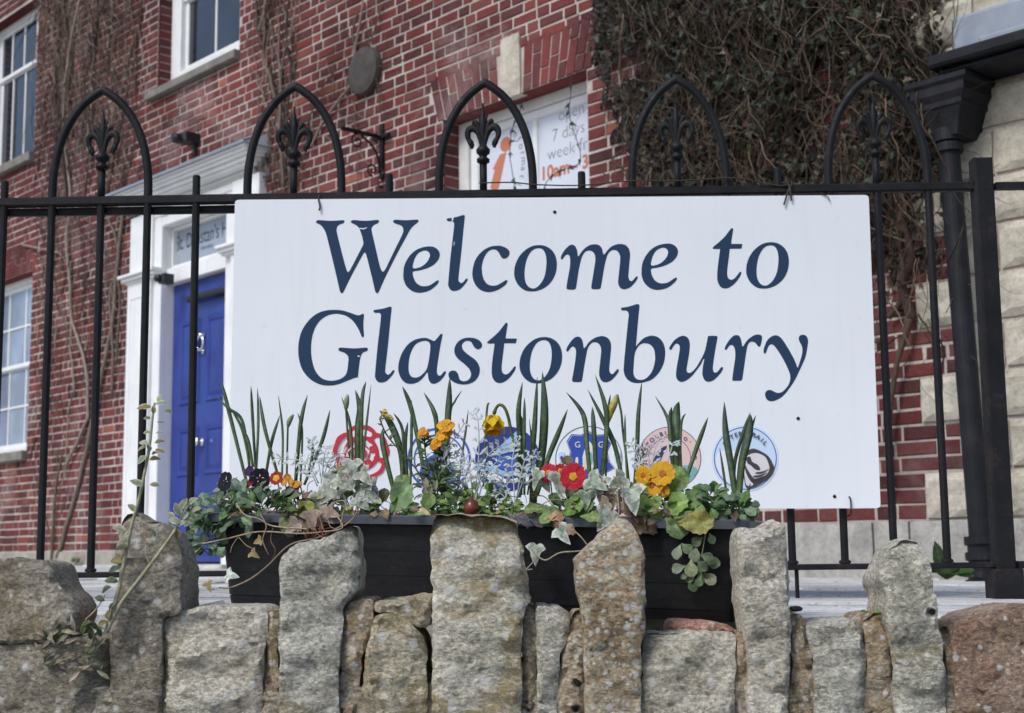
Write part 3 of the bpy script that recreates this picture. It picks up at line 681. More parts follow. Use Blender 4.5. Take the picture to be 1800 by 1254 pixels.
for n in (345, 684, 1023, 1369, 8): bar(xs[n], zb, F(345, 312).z + random.uniform(-.004, .006))
for n in (92, 260, 435, 600, 772, 937, 1112, 1278, 1458, 1632, 178, 516, 850, 1192, 1542, -78, -160, -245): bar(xs[n], zb, zt)
# arches
hw = (xs[260] - xs[92]) / 2; ah = F(178, 152).z - zt - .012
prof = [(-1, 0), (-1, .16), (-.965, .33), (-.86, .53), (-.68, .71), (-.42, .865), (-.14, .965), (0, 1.0), (.14, .965), (.42, .865), (.68, .71), (.86, .53), (.965, .33), (1, .16), (1, 0)]
hp = catmull([(a_ * hw, 0, zt + ah * b_) for a_, b_ in prof[:8]], 4); hq = [Vector((-p.x, 0, p.z)) for p in reversed(hp[:-1])]
am = MB(); am.tube(hp + hq, .0125, 12); arch_me = am.mesh('arch', M['black_iron'], True)
fm = MB()      # spear bar, collar knobs and fleur-de-lis
S0 = zt; u_ = F(178, 230).z
fm.tube([(0, 0, S0), (0, 0, S0 + .095)], .0125, 10)
fm.lathe([(.0125, .093), (.022, .098), (.022, .106), (.0125, .112), (.014, .118), (.023, .125), (.024, .134), (.016, .142), (.011, .150)], (0, 0, S0), 12)
bz = S0 + .146
def leafp(side, pts, w0):
    """a rounded, tapering cast leaf along pts [(x, z)], widths w0"""
    c_ = catmull([(side * p[0], 0, bz + p[1]) for p in pts], 4); n = len(c_)
    rr = [w0[0] + (w0[1] - w0[0]) * math.sin(min(1, k / (n - 1) * 1.25) * PI) if len(w0) == 2 else w0[0] for k in range(n)]
    fm.tube(c_, rr, 8, flat=.75)
leafp(1, [(0, -.004), (0, .03), (0, .07), (0, .105), (0, .128)], (.003, .0135))
for sd_ in (-1, 1):
    leafp(sd_, [(.003, .0), (.006, .03), (.014, .055), (.027, .074), (.034, .07), (.031, .062)], (.004, .008))
    leafp(sd_, [(.006, .012), (.006, .045), (.011, .08), (.017, .092)], (.003, .006))
    leafp(sd_, [(.002, -.008), (.008, .02), (.019, .045), (.036, .055), (.050, .048), (.053, .033), (.047, .018), (.039, .012), (.036, .0)], (.007, .0115))
    leafp(sd_, [(.049, .022), (.041, .008), (.038, -.006)], (.006, .010))
fin_me = fm.mesh('finial', M['black_iron'], True)
for k, (l, c_, r_) in enumerate(((92, 178, 260), (435, 516, 600), (772, 850, 937), (1112, 1192, 1278), (1458, 1542, 1632), (-245, -160, -78))):
    o = link('arch', arch_me, RAIL); o.location = ((xs[l] + xs[r_]) / 2, 0, 0); o.scale = ((xs[r_] - xs[l]) / 2 / hw, 1, 1)
    o = link('finial', fin_me, RAIL); o.location = (xs[c_], 0, 0); o.rotation_euler = (0, 0, random.uniform(-.25, .25)); o.scale = (.86, .95, 1)
for n in (600, 1369, -78):
    m_ = MB(); m_.tube([(xs[n] + .01, 0, zb - .11), (xs[n] + .01, 0, zb)], .006, 8); m_.build('foot', M['black_iron'], RAIL)
xp = F(1742, 600).x
b = MB(); b.box(xp - .027, xp + .027, -.027, .027, -.05, F(1742, 280).z, ch=.006); b.build('post', M['black_iron'], RAIL)
b = MB(); b.box(xp - .042, xp + .042, -.042, .042, -.05, zb - .01, ch=.006); b.build('post_base', M['black_iron'], RAIL)
b = MB(); b.box(xp + .036, xp + .9, -.012, .012, zb - .01, zb + .01); b.box(xp + .036, xp + .9, -.012, .012, zt - .01, zt + .01)
for k in range(6): b.tube([(xp + .13 + .14 * k, 0, zb), (xp + .13 + .14 * k, 0, zt)], RB, 8)
gate = FF.empty('iron_gate', 'black iron gate continuing right of the end post of the railing', 'gate'); b.build('frame', M['black_iron'], gate)
# ------------------------------------------------------------------ sign
YS = -.036
SIGN = FF.empty('welcome_sign', 'large white board lettered Welcome to Glastonbury wired to the railing', 'sign')
def FS(x, y): p = F(x, y, YS); return (p.x, p.z)
cor = [FS(413, 351.5), FS(1527, 343), FS(1548, 893.5), FS(401.5, 898)]
def rounded(c_, r):
    out = []
    for i in range(len(c_)):
        p, q, n_ = Vector(c_[i]), Vector(c_[i - 1]), Vector(c_[(i + 1) % len(c_)])
        a_, b_ = p + (q - p).normalized() * r, p + (n_ - p).normalized() * r
        for k in range(5): t_ = k / 4; out.append(tuple(a_ * (1 - t_) ** 2 + p * 2 * t_ * (1 - t_) + b_ * t_ * t_))
    return out
t = NT('white_sign_board'); v = t.obj(); n1 = t.noise(1.6, 5, .6, v); n2 = t.noise(18, 5, .7, v)
c = t.ramp(n1, [(.3, (.75, .775, .80)), (.7, (.81, .83, .845))]); c = t.mix(t.ramp(n2, [(.66, 0.0), (.8, .35)]), c, (.5, .5, .49))
mp = t.n('ShaderNodeMapping'); t.set(mp.inputs[0], v); mp.inputs['Scale'].default_value = (14, 1, .9); st_ = t.noise(2.0, 6, .7, mp.outputs[0])
c = t.mix(t.ramp(st_, [(.52, 0.0), (.78, .16)]), c, (.50, .51, .50))
M['board'] = t.out(c, t.ramp(n1, [(.3, .28), (.7, .45)]), t.bump(t.noise(6, 3, .5, v), .04, .004), spec=.4)
b = MB(); b.poly(list(reversed(rounded(cor, .012))), YS, YS + .004); b.build('board', M['board'], SIGN, fix=True)
def P_(s): return [((float(q.rstrip('!').split(',')[0]), float(q.rstrip('!').split(',')[1])), q.endswith('!')) for q in s.split()]
GL = {
 'W': (550, 370, 7.84, ["42,160 60,140 90,135 240,145 390,137 425,138 434,155 422,178 385,190 345,215 328,255 332,310 380,510 440,740 470,832 484,850 502,838 530,790 640,580 693,475! 696,440! 672,340 640,255 600,208 545,180 522,158 540,140 575,135 720,145 880,133 910,142 908,165 890,180 840,205 812,240 812,290 860,500 915,740 945,828 964,845 985,832 1015,780 1130,540 1220,360 1245,290 1240,240 1205,205 1140,185 1105,158 1115,137 1150,130 1280,137 1420,128 1453,137 1455,155 1430,180 1385,215 1340,270 1290,360 1150,620 1000,920 910,1120 885,1142 862,1125 850,1080 800,870 740,630 725,595 712,582 695,602 640,700 520,925 430,1110 402,1145 378,1125 365,1085 290,760 200,390 175,305 140,240 100,200 60,180"]),
 'e': (700, 370, 7.84, ["430,497 505,512 555,555 573,612 552,682 490,750 400,798 290,830 222,840 203,850 200,872 212,930 250,1000 310,1040 370,1046 430,1035 480,1005 535,968 556,970 557,990 530,1030 450,1095 370,1127 280,1137 190,1112 110,1040 75,950 70,870 85,760 140,650 220,565 320,515", "360,555 410,568 435,605 430,650 390,720 320,775 250,798 215,800 200,785 205,740 230,660 280,590"]),
 'l': (700, 370, 7.84, ["668,130 680,112 740,103 800,92 860,75 895,65 916,75 917,100 900,260 865,620 830,930 838,980 868,1003 900,985 935,943 955,945 955,965 920,1020 850,1090 775,1113 720,1095 690,1040 690,980 720,650 755,350 770,200 762,165 740,150 690,152"]),
 'c': (700, 370, 7.84, ["1370,487 1460,505 1520,545 1535,595 1510,645 1460,668 1420,645 1390,590 1355,550 1305,540 1245,565 1190,640 1158,740 1152,820 1170,930 1220,1010 1290,1038 1360,1032 1430,995 1480,963 1503,968 1500,995 1470,1035 1390,1090 1300,1122 1220,1127 1130,1095 1060,1020 1025,920 1025,820 1060,690 1140,580 1250,508"]),
 'o': (890, 400, 9.8, ["570,305 680,325 780,390 845,490 871,630 850,790 780,930 670,1035 540,1092 430,1105 320,1085 215,1005 150,890 135,770 160,630 230,490 340,380 450,322", "560,360 625,380 670,450 690,560 685,700 655,850 590,970 510,1040 450,1052 385,1025 335,950 315,850 318,720 350,560 410,440 480,378"]),
 'm': (980, 400, 9.8, ["55,525 75,465 130,380 200,315 250,298 300,320 335,390 348,480 352,500! 370,490 400,440 470,360 560,305 640,292 710,305 760,355 782,440 790,465! 815,455 860,395 930,330 1010,295 1085,285 1170,305 1230,370 1250,470 1240,600 1222,800 1222,860 1240,910 1270,925 1300,910 1350,852 1375,848 1382,870 1350,930 1270,1020 1200,1058 1140,1067 1085,1045 1050,985 1045,920 1060,760 1080,560 1070,470 1030,410 975,390 920,405 870,460 835,560 800,720 750,1015 738,1050 710,1065 620,1067 590,1055 582,1030 590,960 640,650 652,530 635,455 590,410 540,400 480,420 430,490 395,600 360,770 325,1010 312,1055 285,1072 190,1073 160,1058 155,1030 170,920 210,700 218,580 210,500 180,470 150,475 115,510 90,545 68,555"]),
 't': (1240, 390, 9.8, ["125,450 145,425 230,355 330,260 400,170 440,120 462,113 478,130 470,190 445,350! 448,383! 610,383 633,390 633,410 620,460 605,466 430,468 418,490 405,600 380,800 375,900 390,970 435,1000 490,985 545,925 590,868 612,865 618,890 590,955 510,1060 420,1130 340,1152 270,1130 220,1060 202,960 210,800 235,600 250,490 243,470 220,472 150,470 128,462"]),
 'G': (515, 530, 7.84, ["590,117 700,130 810,165 880,190 920,190 955,173 975,177 978,200 970,320 978,460 972,490 960,495 945,482 900,380 830,275 740,205 650,178 570,173 470,200 370,270 300,380 260,520 250,680 265,820 310,960 390,1055 480,1090 560,1093 650,1070 720,1020 748,950 760,850 765,790 750,745 700,705 645,688 625,665 640,643 670,638 840,648 1000,638 1028,648 1032,668 1015,687 970,705 940,745 920,830 895,1045! 840,1060 740,1100 620,1145 500,1162 370,1145 240,1075 140,960 90,830 72,680 85,530 130,390 220,260 330,170 450,127"]),
 'a': (695, 570, 9.8, ["500,237 580,255 655,290 680,285 730,230 770,180 795,168 813,180 808,220 780,350 745,560 720,740 715,820 730,870 755,888 785,880 820,840 850,812 870,818 870,840 840,900 770,980 700,1022 650,1030 605,1010 572,950 558,840! 540,840 500,900 420,980 340,1020 260,1032 170,1010 95,930 55,820 50,730 75,600 140,450 240,330 360,260", "500,290 560,300 595,340 602,400 590,520 565,680 530,790 460,870 400,910 340,922 280,905 240,850 226,750 240,590 280,460 340,360 420,308"]),
 's': (695, 570, 9.8, ["1280,233 1380,248 1460,295 1493,350 1485,400 1450,430 1415,435 1370,410 1335,360 1305,310 1250,290 1190,305 1150,355 1150,400 1180,460 1260,530 1370,610 1435,700 1455,790 1435,890 1370,980 1270,1030 1160,1042 1050,1020 970,975 925,920 915,865 935,820 990,800 1045,815 1080,860 1095,920 1120,965 1180,985 1250,965 1295,910 1300,840 1270,770 1190,690 1090,610 1030,530 1015,450 1035,370 1095,290 1180,245"]),
 'n': (990, 570, 10.45, ["55,480 75,420 140,320 210,250 270,230 320,250 355,310 372,410 378,445! 405,425 470,335 560,265 640,232 720,220 800,245 860,310 880,410 870,560 848,780 850,860 870,905 900,917 935,895 985,835 1010,832 1020,860 985,925 900,1020 830,1060 770,1070 710,1045 668,970 660,890 675,720 697,500 680,400 630,345 570,335 510,360 455,440 425,560 385,790 350,1010 338,1050 310,1065 200,1065 170,1050 163,1020 180,920 220,680 235,520 225,450 185,415 150,425 110,475 85,502 65,502"]),
 'b': (1080, 530, 7.8375, ["90,105 110,87 170,78 240,60 300,40 325,40 345,55 343,100 325,280 298,600! 300,620! 330,580 400,510 470,480 530,473 610,500 670,570 697,660 697,760 670,880 600,1000 510,1080 420,1112 330,1127 240,1115 165,1060 130,975 130,880 150,650 185,300 197,190 185,145 155,127 105,125", "430,578 490,595 540,650 560,740 555,840 520,960 460,1040 400,1078 330,1080 285,1050 262,990 265,900 275,760 295,680 340,610 385,583"]),
 'u': (1165, 570, 10.45, ["120,450 135,405 200,310 290,240 370,215 440,235 485,300 497,400 485,530 455,720 438,820 445,875 480,897 530,880 610,800 700,650 770,500 810,330 828,240 850,218 980,218 1003,235 1000,280 960,500 925,740 920,830 940,880 970,892 1010,870 1065,800 1090,788 1107,805 1095,850 1040,930 950,1020 880,1055 830,1060 775,1035 735,960 728,870 740,760 763,650! 745,645 700,740 620,850 530,960 440,1030 360,1062 300,1050 255,1000 243,920 255,800 290,600 312,450 300,385 265,360 230,370 190,420 160,468 140,475"]),
 'r': (1265, 570, 8.957, ["80,385 100,330 160,240 220,185 265,173 310,190 338,250 352,330 360,355! 380,335 430,260 500,200 560,170 620,165 660,185 667,230 655,300 640,345 620,358 600,345 560,295 510,277 465,295 435,360 410,500 370,780 355,870 340,888 325,893 215,893 200,880 200,850 215,730 245,520 240,400 215,345 185,330 150,345 115,395 95,410"]),
 'y': (1265, 570, 8.957, ["690,430 700,370 740,270 800,205 870,177 940,195 1010,275 1100,420 1180,570 1222,680! 1232,685! 1260,600 1290,500 1303,410 1290,340 1255,270 1245,220 1265,180 1315,168 1365,190 1390,250 1385,340 1350,520 1290,660 1190,870 1100,1010 1000,1130 910,1190 820,1217 750,1195 717,1130 720,1080 750,1045 800,1037 850,1060 910,1083 980,1070 1050,1005 1095,930 1112,850 1100,770 1050,650 970,500 890,380 845,330 805,320 770,350 745,410 730,450 712,465 697,455"])}
LETTERS = [('W', 0, 0), ('e', 0, 0), ('l', 0, 0), ('c', 0, 0), ('o', 0, 0), ('m', 0, 0), ('e', 418.7, -5), ('t', 0, 0), ('o', 407.8, -5),
           ('G', 0, 0), ('l', -128.6, 161), ('a', 0, 0), ('s', 0, 0), ('t', -396.4, 166.3), ('o', 9.3, 161.6), ('n', 0, 0), ('b', 0, 0), ('u', 0, 0), ('r', 0, 0), ('y', 0, 0)]
def flat_shape(mb, loops, y0, y1, mat=0):
    fl = [p for l in loops for p in l]; n = len(fl); ed = []; k = 0
    for l in loops: ed += [(k + i, k + (i + 1) % len(l)) for i in range(len(l))]; k += len(l)
    V, _, Fc, *_r = geometry.delaunay_2d_cdt([Vector((p[0] * 100, p[1] * 100)) for p in fl], ed, [], 1, 1e-7)
    def inside(q):
        r_ = False
        for l in loops:
            for i in range(len(l)):
                (ax, az), (bx, bz) = l[i - 1], l[i]
                if (az > q[1]) != (bz > q[1]) and q[0] < (bx - ax) * (q[1] - az) / (bz - az) + ax: r_ = not r_
        return r_
    Fc = [t_ for t_ in Fc if inside((sum(V[i].x for i in t_) / len(t_) / 100, sum(V[i].y for i in t_) / len(t_) / 100))]
    mb.add([(p.x / 100, y0, p.y / 100) for p in V], [tuple(t_) for t_ in Fc], mat)
    vs = [(p[0], y0, p[1]) for p in fl] + [(p[0], y1, p[1]) for p in fl]; fs = []
    k = 0
    for l in loops:
        m_ = len(l); fs += [(k + i, n + k + i, n + k + (i + 1) % m_, k + (i + 1) % m_) for i in range(m_)]; k += m_
    mb.add(vs, fs, mat)
for ch, dx, dy in LETTERS:
    x0, y0, s_, cs = GL[ch]; loops = []
    for c_ in cs:
        pts = []
        for (q, cn) in P_(c_):
            w_ = FS(x0 + q[0] / s_ + dx, y0 + q[1] / s_ + dy); pts += [w_, w_] if cn else [w_]
        sm = [tuple(p) for p in catmull(pts, 4, True)]; out = []
        for p in sm:
            if not out or (Vector(p) - Vector(out[-1])).length > 1e-5: out.append(p)
        loops.append(out)
    m_ = MB(); flat_shape(m_, loops, YS - .0006, YS + .001); m_.build('letter', M['ink'], SIGN)
for pts in ([(631.6, 401), (640, 401.6), (645, 399.4), (644.4, 401.4), (639, 403.6), (632, 402.6)], [(794.2, 383), (797.4, 382.6), (796.2, 388.6), (794, 388.4)], [(798.4, 425.6), (799.6, 425.2), (798, 432), (797.2, 431.8)], [(629, 625), (633, 626.2), (631, 628), (628.4, 626.8)]):
    m_ = MB(); flat_shape(m_, [[FS(*q) for q in pts]], YS - .0009, YS - .0003); m_.build('paint_chip', M['board'], SIGN)
# the six roundels
E = {}
for n, c in dict(red=(.50, .022, .045), navy=(.022, .035, .19), sky=(.30, .50, .78), mid=(.05, .11, .42), royal=(.03, .07, .38), pink=(.74, .53, .49), pale=(.56, .68, .84), line=(.03, .04, .10), teal=(.18, .42, .42), cream=(.74, .72, .62), otter=(.05, .042, .045), fur=(.68, .64, .66), white=(.78, .80, .82)).items():
    E[n] = plain('printed_' + n, c, .45, .04, 4, .03)
def circ(cx, cy, r, n=48): return [FS(cx + r * math.cos(2 * PI * k / n), cy - r * math.sin(2 * PI * k / n)) for k in range(n)]
def loopp(pts, n=5): return [tuple(p) for p in catmull([FS(*p) for p in pts], n, True)]
class Em:
    def __init__(s, name='emblem'): s.mb = MB(); s.ms = []; s.k = 0
    def add(s, mat, *loops):
        if E[mat] not in s.ms: s.ms.append(E[mat])
        s.k += 1; flat_shape(s.mb, list(loops), YS - .0005 - .00035 * s.k, YS + .001, s.ms.index(E[mat]))
    def text(s, mat, txt, size, cx, cy, r, a0, step, thin=0):
        if E[mat] not in s.ms: s.ms.append(E[mat])
        s.k += 1; m_ = MB(); px1 = (FS(901, 800)[0] - FS(900, 800)[0]); o_ = FS(cx, cy)
        arc_text(m_, txt, size * px1, o_, r * px1, math.radians(a0), math.radians(step), YS - .0005 - .00035 * s.k, 1.0, thin)
        s.mb.add(m_.v, m_.f, s.ms.index(E[mat]))
    def done(s): return s.mb.build('emblem', s.ms, SIGN)
def rot(pts, a, c): ca, sa = math.cos(a), math.sin(a); return [(c[0] + (x * ca - y * sa), c[1] + (x * sa + y * ca)) for x, y in pts]
# red rose
e = Em(); C0 = (635, 797)
for k in range(5):
    a_ = k * 2 * PI / 5
    e.add('red', loopp(rot([(-23, -26), (-26, -37), (-14, -48), (0, -49), (14, -48), (26, -37), (23, -26), (14, -24), (0, -26), (-14, -24)], a_, C0)), loopp(rot([(-17, -28), (-19, -36), (-9, -42), (6, -41), (16, -37), (17, -30), (8, -30), (0, -31), (-8, -30)], a_ + .05, C0)))
    e.add('red', loopp(rot([(-2.5, -24), (-5, -31), (0, -29), (5, -31), (2.5, -24)], a_ + PI / 5, C0), 3))
    e.add('red', loopp(rot([(-16, -11), (-19, -21), (-9, -29), (0, -30), (9, -29), (19, -21), (16, -11), (8, -13), (0, -13), (-8, -13)], a_ + PI / 5, C0)), loopp(rot([(-11, -14), (-13, -20), (-5, -24), (4, -24), (12, -20), (11, -14), (0, -16)], a_ + PI / 5 + .05, C0)))
e.add('red', circ(C0[0], C0[1], 10, 24)); e.done()
# blue ring with a round head
e = Em(); e.add('mid', circ(772, 808, 56), circ(772, 808, 52)); e.add('mid', circ(772, 808, 45), circ(772, 808, 42.5)); e.add('mid', circ(768, 782, 13, 24)); e.add('mid', loopp([(740, 838), (744, 812), (768, 799), (792, 812), (798, 838), (770, 852)])); e.done()
# navy disc with sails
e = Em(); CN = (892, 807); e.add('navy', circ(*CN, 57)); e.add('sky', [FS(871, 802), FS(873, 790), FS(908, 758), FS(910, 790)]); e.add('mid', [FS(871, 804), FS(912, 796), FS(915, 824), FS(896, 829), FS(874, 822)]); e.add('sky', loopp([(838, 822), (865, 820), (890, 829), (920, 824), (946, 815), (944, 822), (918, 832), (890, 838), (862, 828), (841, 829)])); e.add('white', loopp([(845, 836), (870, 833), (892, 843), (925, 836), (942, 832), (930, 850), (905, 845), (890, 850), (866, 842)])); e.done()
# ring with a blue shield
e = Em(); CS = (1035, 808); e.add('line', circ(*CS, 59), circ(*CS, 57.8)); sh = [(1006, 766), (1022, 767), (1035, 761), (1048, 767), (1064, 766), (1073, 778), (1066, 795), (1070, 812), (1078, 822), (1058, 833), (1046, 846), (1035, 857), (1024, 846), (1012, 833), (996, 822), (1001, 812), (1004, 795), (998, 778)]
e.add('line', [FS(1035 + (x - 1035) * 1.06, 806 + (y - 806) * 1.06) for x, y in sh], [FS(1035 + (x - 1035) * 1.035, 806 + (y - 806) * 1.035) for x, y in sh]); e.add('royal', [FS(*p) for p in sh])
e.add('cream', loopp([(1028, 790), (1035, 776), (1044, 790), (1046, 812), (1038, 830), (1029, 822), (1024, 806)])); e.add('teal', loopp([(1032, 800), (1040, 796), (1042, 812), (1035, 820)]))
e.add('cream', loopp([(1012, 806), (1016, 805), (1017, 818), (1024, 820), (1024, 806), (1027, 806), (1028, 820), (1020, 825), (1012, 820)])); e.add('cream', [FS(1018, 836), FS(1030, 818), (FS(1032, 820)), FS(1021, 838)])
for gx in (1015, 1056):
    px1 = FS(901, 800)[0] - FS(900, 800)[0]; e.k += 1; m_ = MB(); put_text(m_, 'G', 15 * px1, FS(gx, 787), YS - .0005 - .00035 * e.k, center=True); e.mb.add(m_.v, m_.f, e.ms.index(E['cream']))
for gx in (986, 1084): e.add('pale', loopp([(gx - 5, 797), (gx + 5, 795), (gx + 4, 807), (gx - 2, 812)])); e.add('royal', loopp([(gx - 1, 803), (gx + 3, 802), (gx + 2, 807), (gx - 1, 808)]))
e.done()
# pink disc
e = Em(); CP = (1177, 806); e.add('line', circ(*CP, 55.5)); e.add('pink', circ(*CP, 54.3)); e.add('line', circ(*CP, 37.5), circ(*CP, 36.5)); e.add('teal', loopp([(1128, 832), (1150, 822), (1177, 826), (1205, 818), (1226, 826), (1212, 845), (1196, 853), (1177, 856), (1158, 853), (1142, 845)])); e.add('line', loopp([(1148, 812), (1158, 792), (1172, 784), (1166, 798), (1158, 814)]), ); e.add('line', loopp([(1178, 800), (1186, 776), (1194, 800), (1190, 820), (1182, 820)]))
e.text('line', "GLASTONBURY", 11, *CP, 40.5, 196, 12.6, .0003); e.text('line', "'O' TO", 9, *CP, 41, 62, 12, .0003); e.done()
# otter trail disc
e = Em(); CO = (1310, 806); e.add('pale', circ(*CO, 59)); e.add('white', circ(*CO, 57)); e.add('mid', circ(*CO, 55.5)); e.add('pale', circ(*CO, 53.6)); e.add('white', loopp([(1262, 796), (1280, 792), (1300, 796), (1312, 806), (1300, 836), (1285, 850), (1268, 836), (1259, 815)]))
e.add('otter', loopp([(1309, 797), (1322, 789), (1336, 793), (1350, 802), (1358, 815), (1361, 825), (1355, 838), (1340, 849), (1325, 857), (1312, 858), (1308, 845), (1305, 830), (1303, 812)]))
e.add('fur', loopp([(1316, 800), (1330, 797), (1344, 803), (1350, 814), (1352, 826), (1345, 836), (1330, 842), (1322, 838), (1312, 822), (1309, 810)]))
e.add('fur', loopp([(1308, 822), (1312, 834), (1318, 845), (1324, 852), (1316, 855), (1310, 848)]))
e.add('otter', loopp([(1312, 806), (1318, 803), (1322, 812), (1332, 818), (1336, 826), (1328, 826), (1319, 818), (1314, 815)]))
for yy, dx in ((831, 0), (837, -4), (843, -9)): e.add('otter', loopp([(1328 + dx, yy), (1340 + dx, yy - 2), (1352 + dx, yy - 6), (1341 + dx, yy + 1), (1330 + dx, yy + 2.5)], 3))
e.text('line', "OTTER TRAIL", 10.5, *CO, 40, 142, 10.6, .0006); e.done()
for x, y in ((975, 373), (1403, 736), (1467, 873), (543, 776)):
    p = F(x, y, YS); m_ = MB(); m_.lathe([(.0, 0), (.005, 0), (.0045, .002), (.0, .003)], (p.x, YS, p.z), 10, axis='y'); m_.build('screw', M['black_iron'], SIGN)
# wire
def wire(pts, r, label, name='wire', cat='wire', group=None):
    m_ = MB(); m_.tube(catmull([F(x, y, o) for x, y, o in pts], 5), r, 6); o = m_.build(name, M['rust'], None); o.location = FF.o; o.rotation_euler = (0, 0, FF.rz); tag(o, label, cat, group); return o
M['rust'] = plain('rusty_wire', (.05, .038, .03), .7, .3, 60, .3, metal=.4)
wire([(842, 322, -.016), (900, 321, -.017), (945, 325, -.016), (1024, 326, -.017), (1110, 318, -.018), (1190, 318, -.02), (1290, 313, -.018), (1340, 322, -.018), (1372, 327, -.016), (1388, 324, -.02)], .0022, 'long thin rusty wire running just above the top rail')
wire([(1374, 322, -.02), (1384, 320, -.022), (1392, 322, -.024), (1386, 335, -.042), (1381, 350, -.042), (1378, 360, -.043)], .0026, 'wire tie hooked over the top rail at the right end of the sign', 'wire_tie', 'wire tie')
wire([(1384, 320, .0), (1385, 322, -.022), (1389, 334, -.042), (1391, 353, -.042)], .0026, 'short second wire tail beside the hooked tie at the sign right end', 'wire_tie', 'wire tie')
wire([(560, 342, .0), (561, 345, -.02), (560, 352, -.04), (562, 360, -.041), (562, 369, -.042), (560, 368, -.044)], .0024, 'wire tie hanging over the top edge at the left end of the sign', 'wire_tie', 'wire tie')
wire([(1492, 873, -.04), (1495, 878, -.041), (1496, 895, -.041), (1495, 905, -.01), (1488, 908, .012)], .0022, 'wire tie at the bottom edge of the sign near its right corner', 'wire_tie', 'wire tie')
wire([(1442, 339, -.038), (1450, 344, -.040), (1456, 347, -.041), (1458, 354, -.041)], .0014, 'tiny curled wire end near the top right of the sign', 'wire_tie', 'wire tie')
# ------------------------------------------------------------------ rubble wall of upright stones
WALL = WF.empty('rubble_wall', 'low rubble stone wall topped with rough upright stones in front of the planter', 'wall')
RK = {'grey': rock_mat('rock_grey', (0.329, 0.312, 0.254), (0.610, 0.583, 0.494), .10, 58, .14, patch=.38), 'slab': rock_mat('rock_slab', (0.403, 0.373, 0.289), (0.683, 0.637, 0.530), .34, 50, .42, 0, (0.415, 0.306, 0.118), .22),
      'speck': rock_mat('rock_speckled', (0.293, 0.210, 0.124), (0.512, 0.415, 0.289), .90, 74, .12, patch=.58), 'pale': rock_mat('rock_pale', (0.415, 0.379, 0.294), (0.708, 0.649, 0.541), .30, 66, .05, patch=.4),
      'dark': rock_mat('rock_dark', (0.195, 0.163, 0.118), (0.439, 0.391, 0.318), .20, 66, .12, patch=.32), 'pit': rock_mat('rock_pitted', (0.378, 0.355, 0.282), (0.647, 0.613, 0.518), .10, 50, .12, .22, patch=.2),
      'rust': rock_mat('rock_rust', (.24, .145, .10), (.50, .39, .30), .16, 66, .2, patch=.35), 'brown': rock_mat('rock_brown', (0.268, 0.186, 0.112), (0.561, 0.463, 0.336), .40, 78, .25, .10, patch=.42),
      'ochre': rock_mat('rock_ochre', (0.378, 0.318, 0.207), (0.671, 0.601, 0.459), .22, 52, .42, patch=.38), 'red': rock_mat('rock_red', (0.390, 0.157, 0.118), (0.634, 0.420, 0.341), .2, 66, .0, patch=.42)}
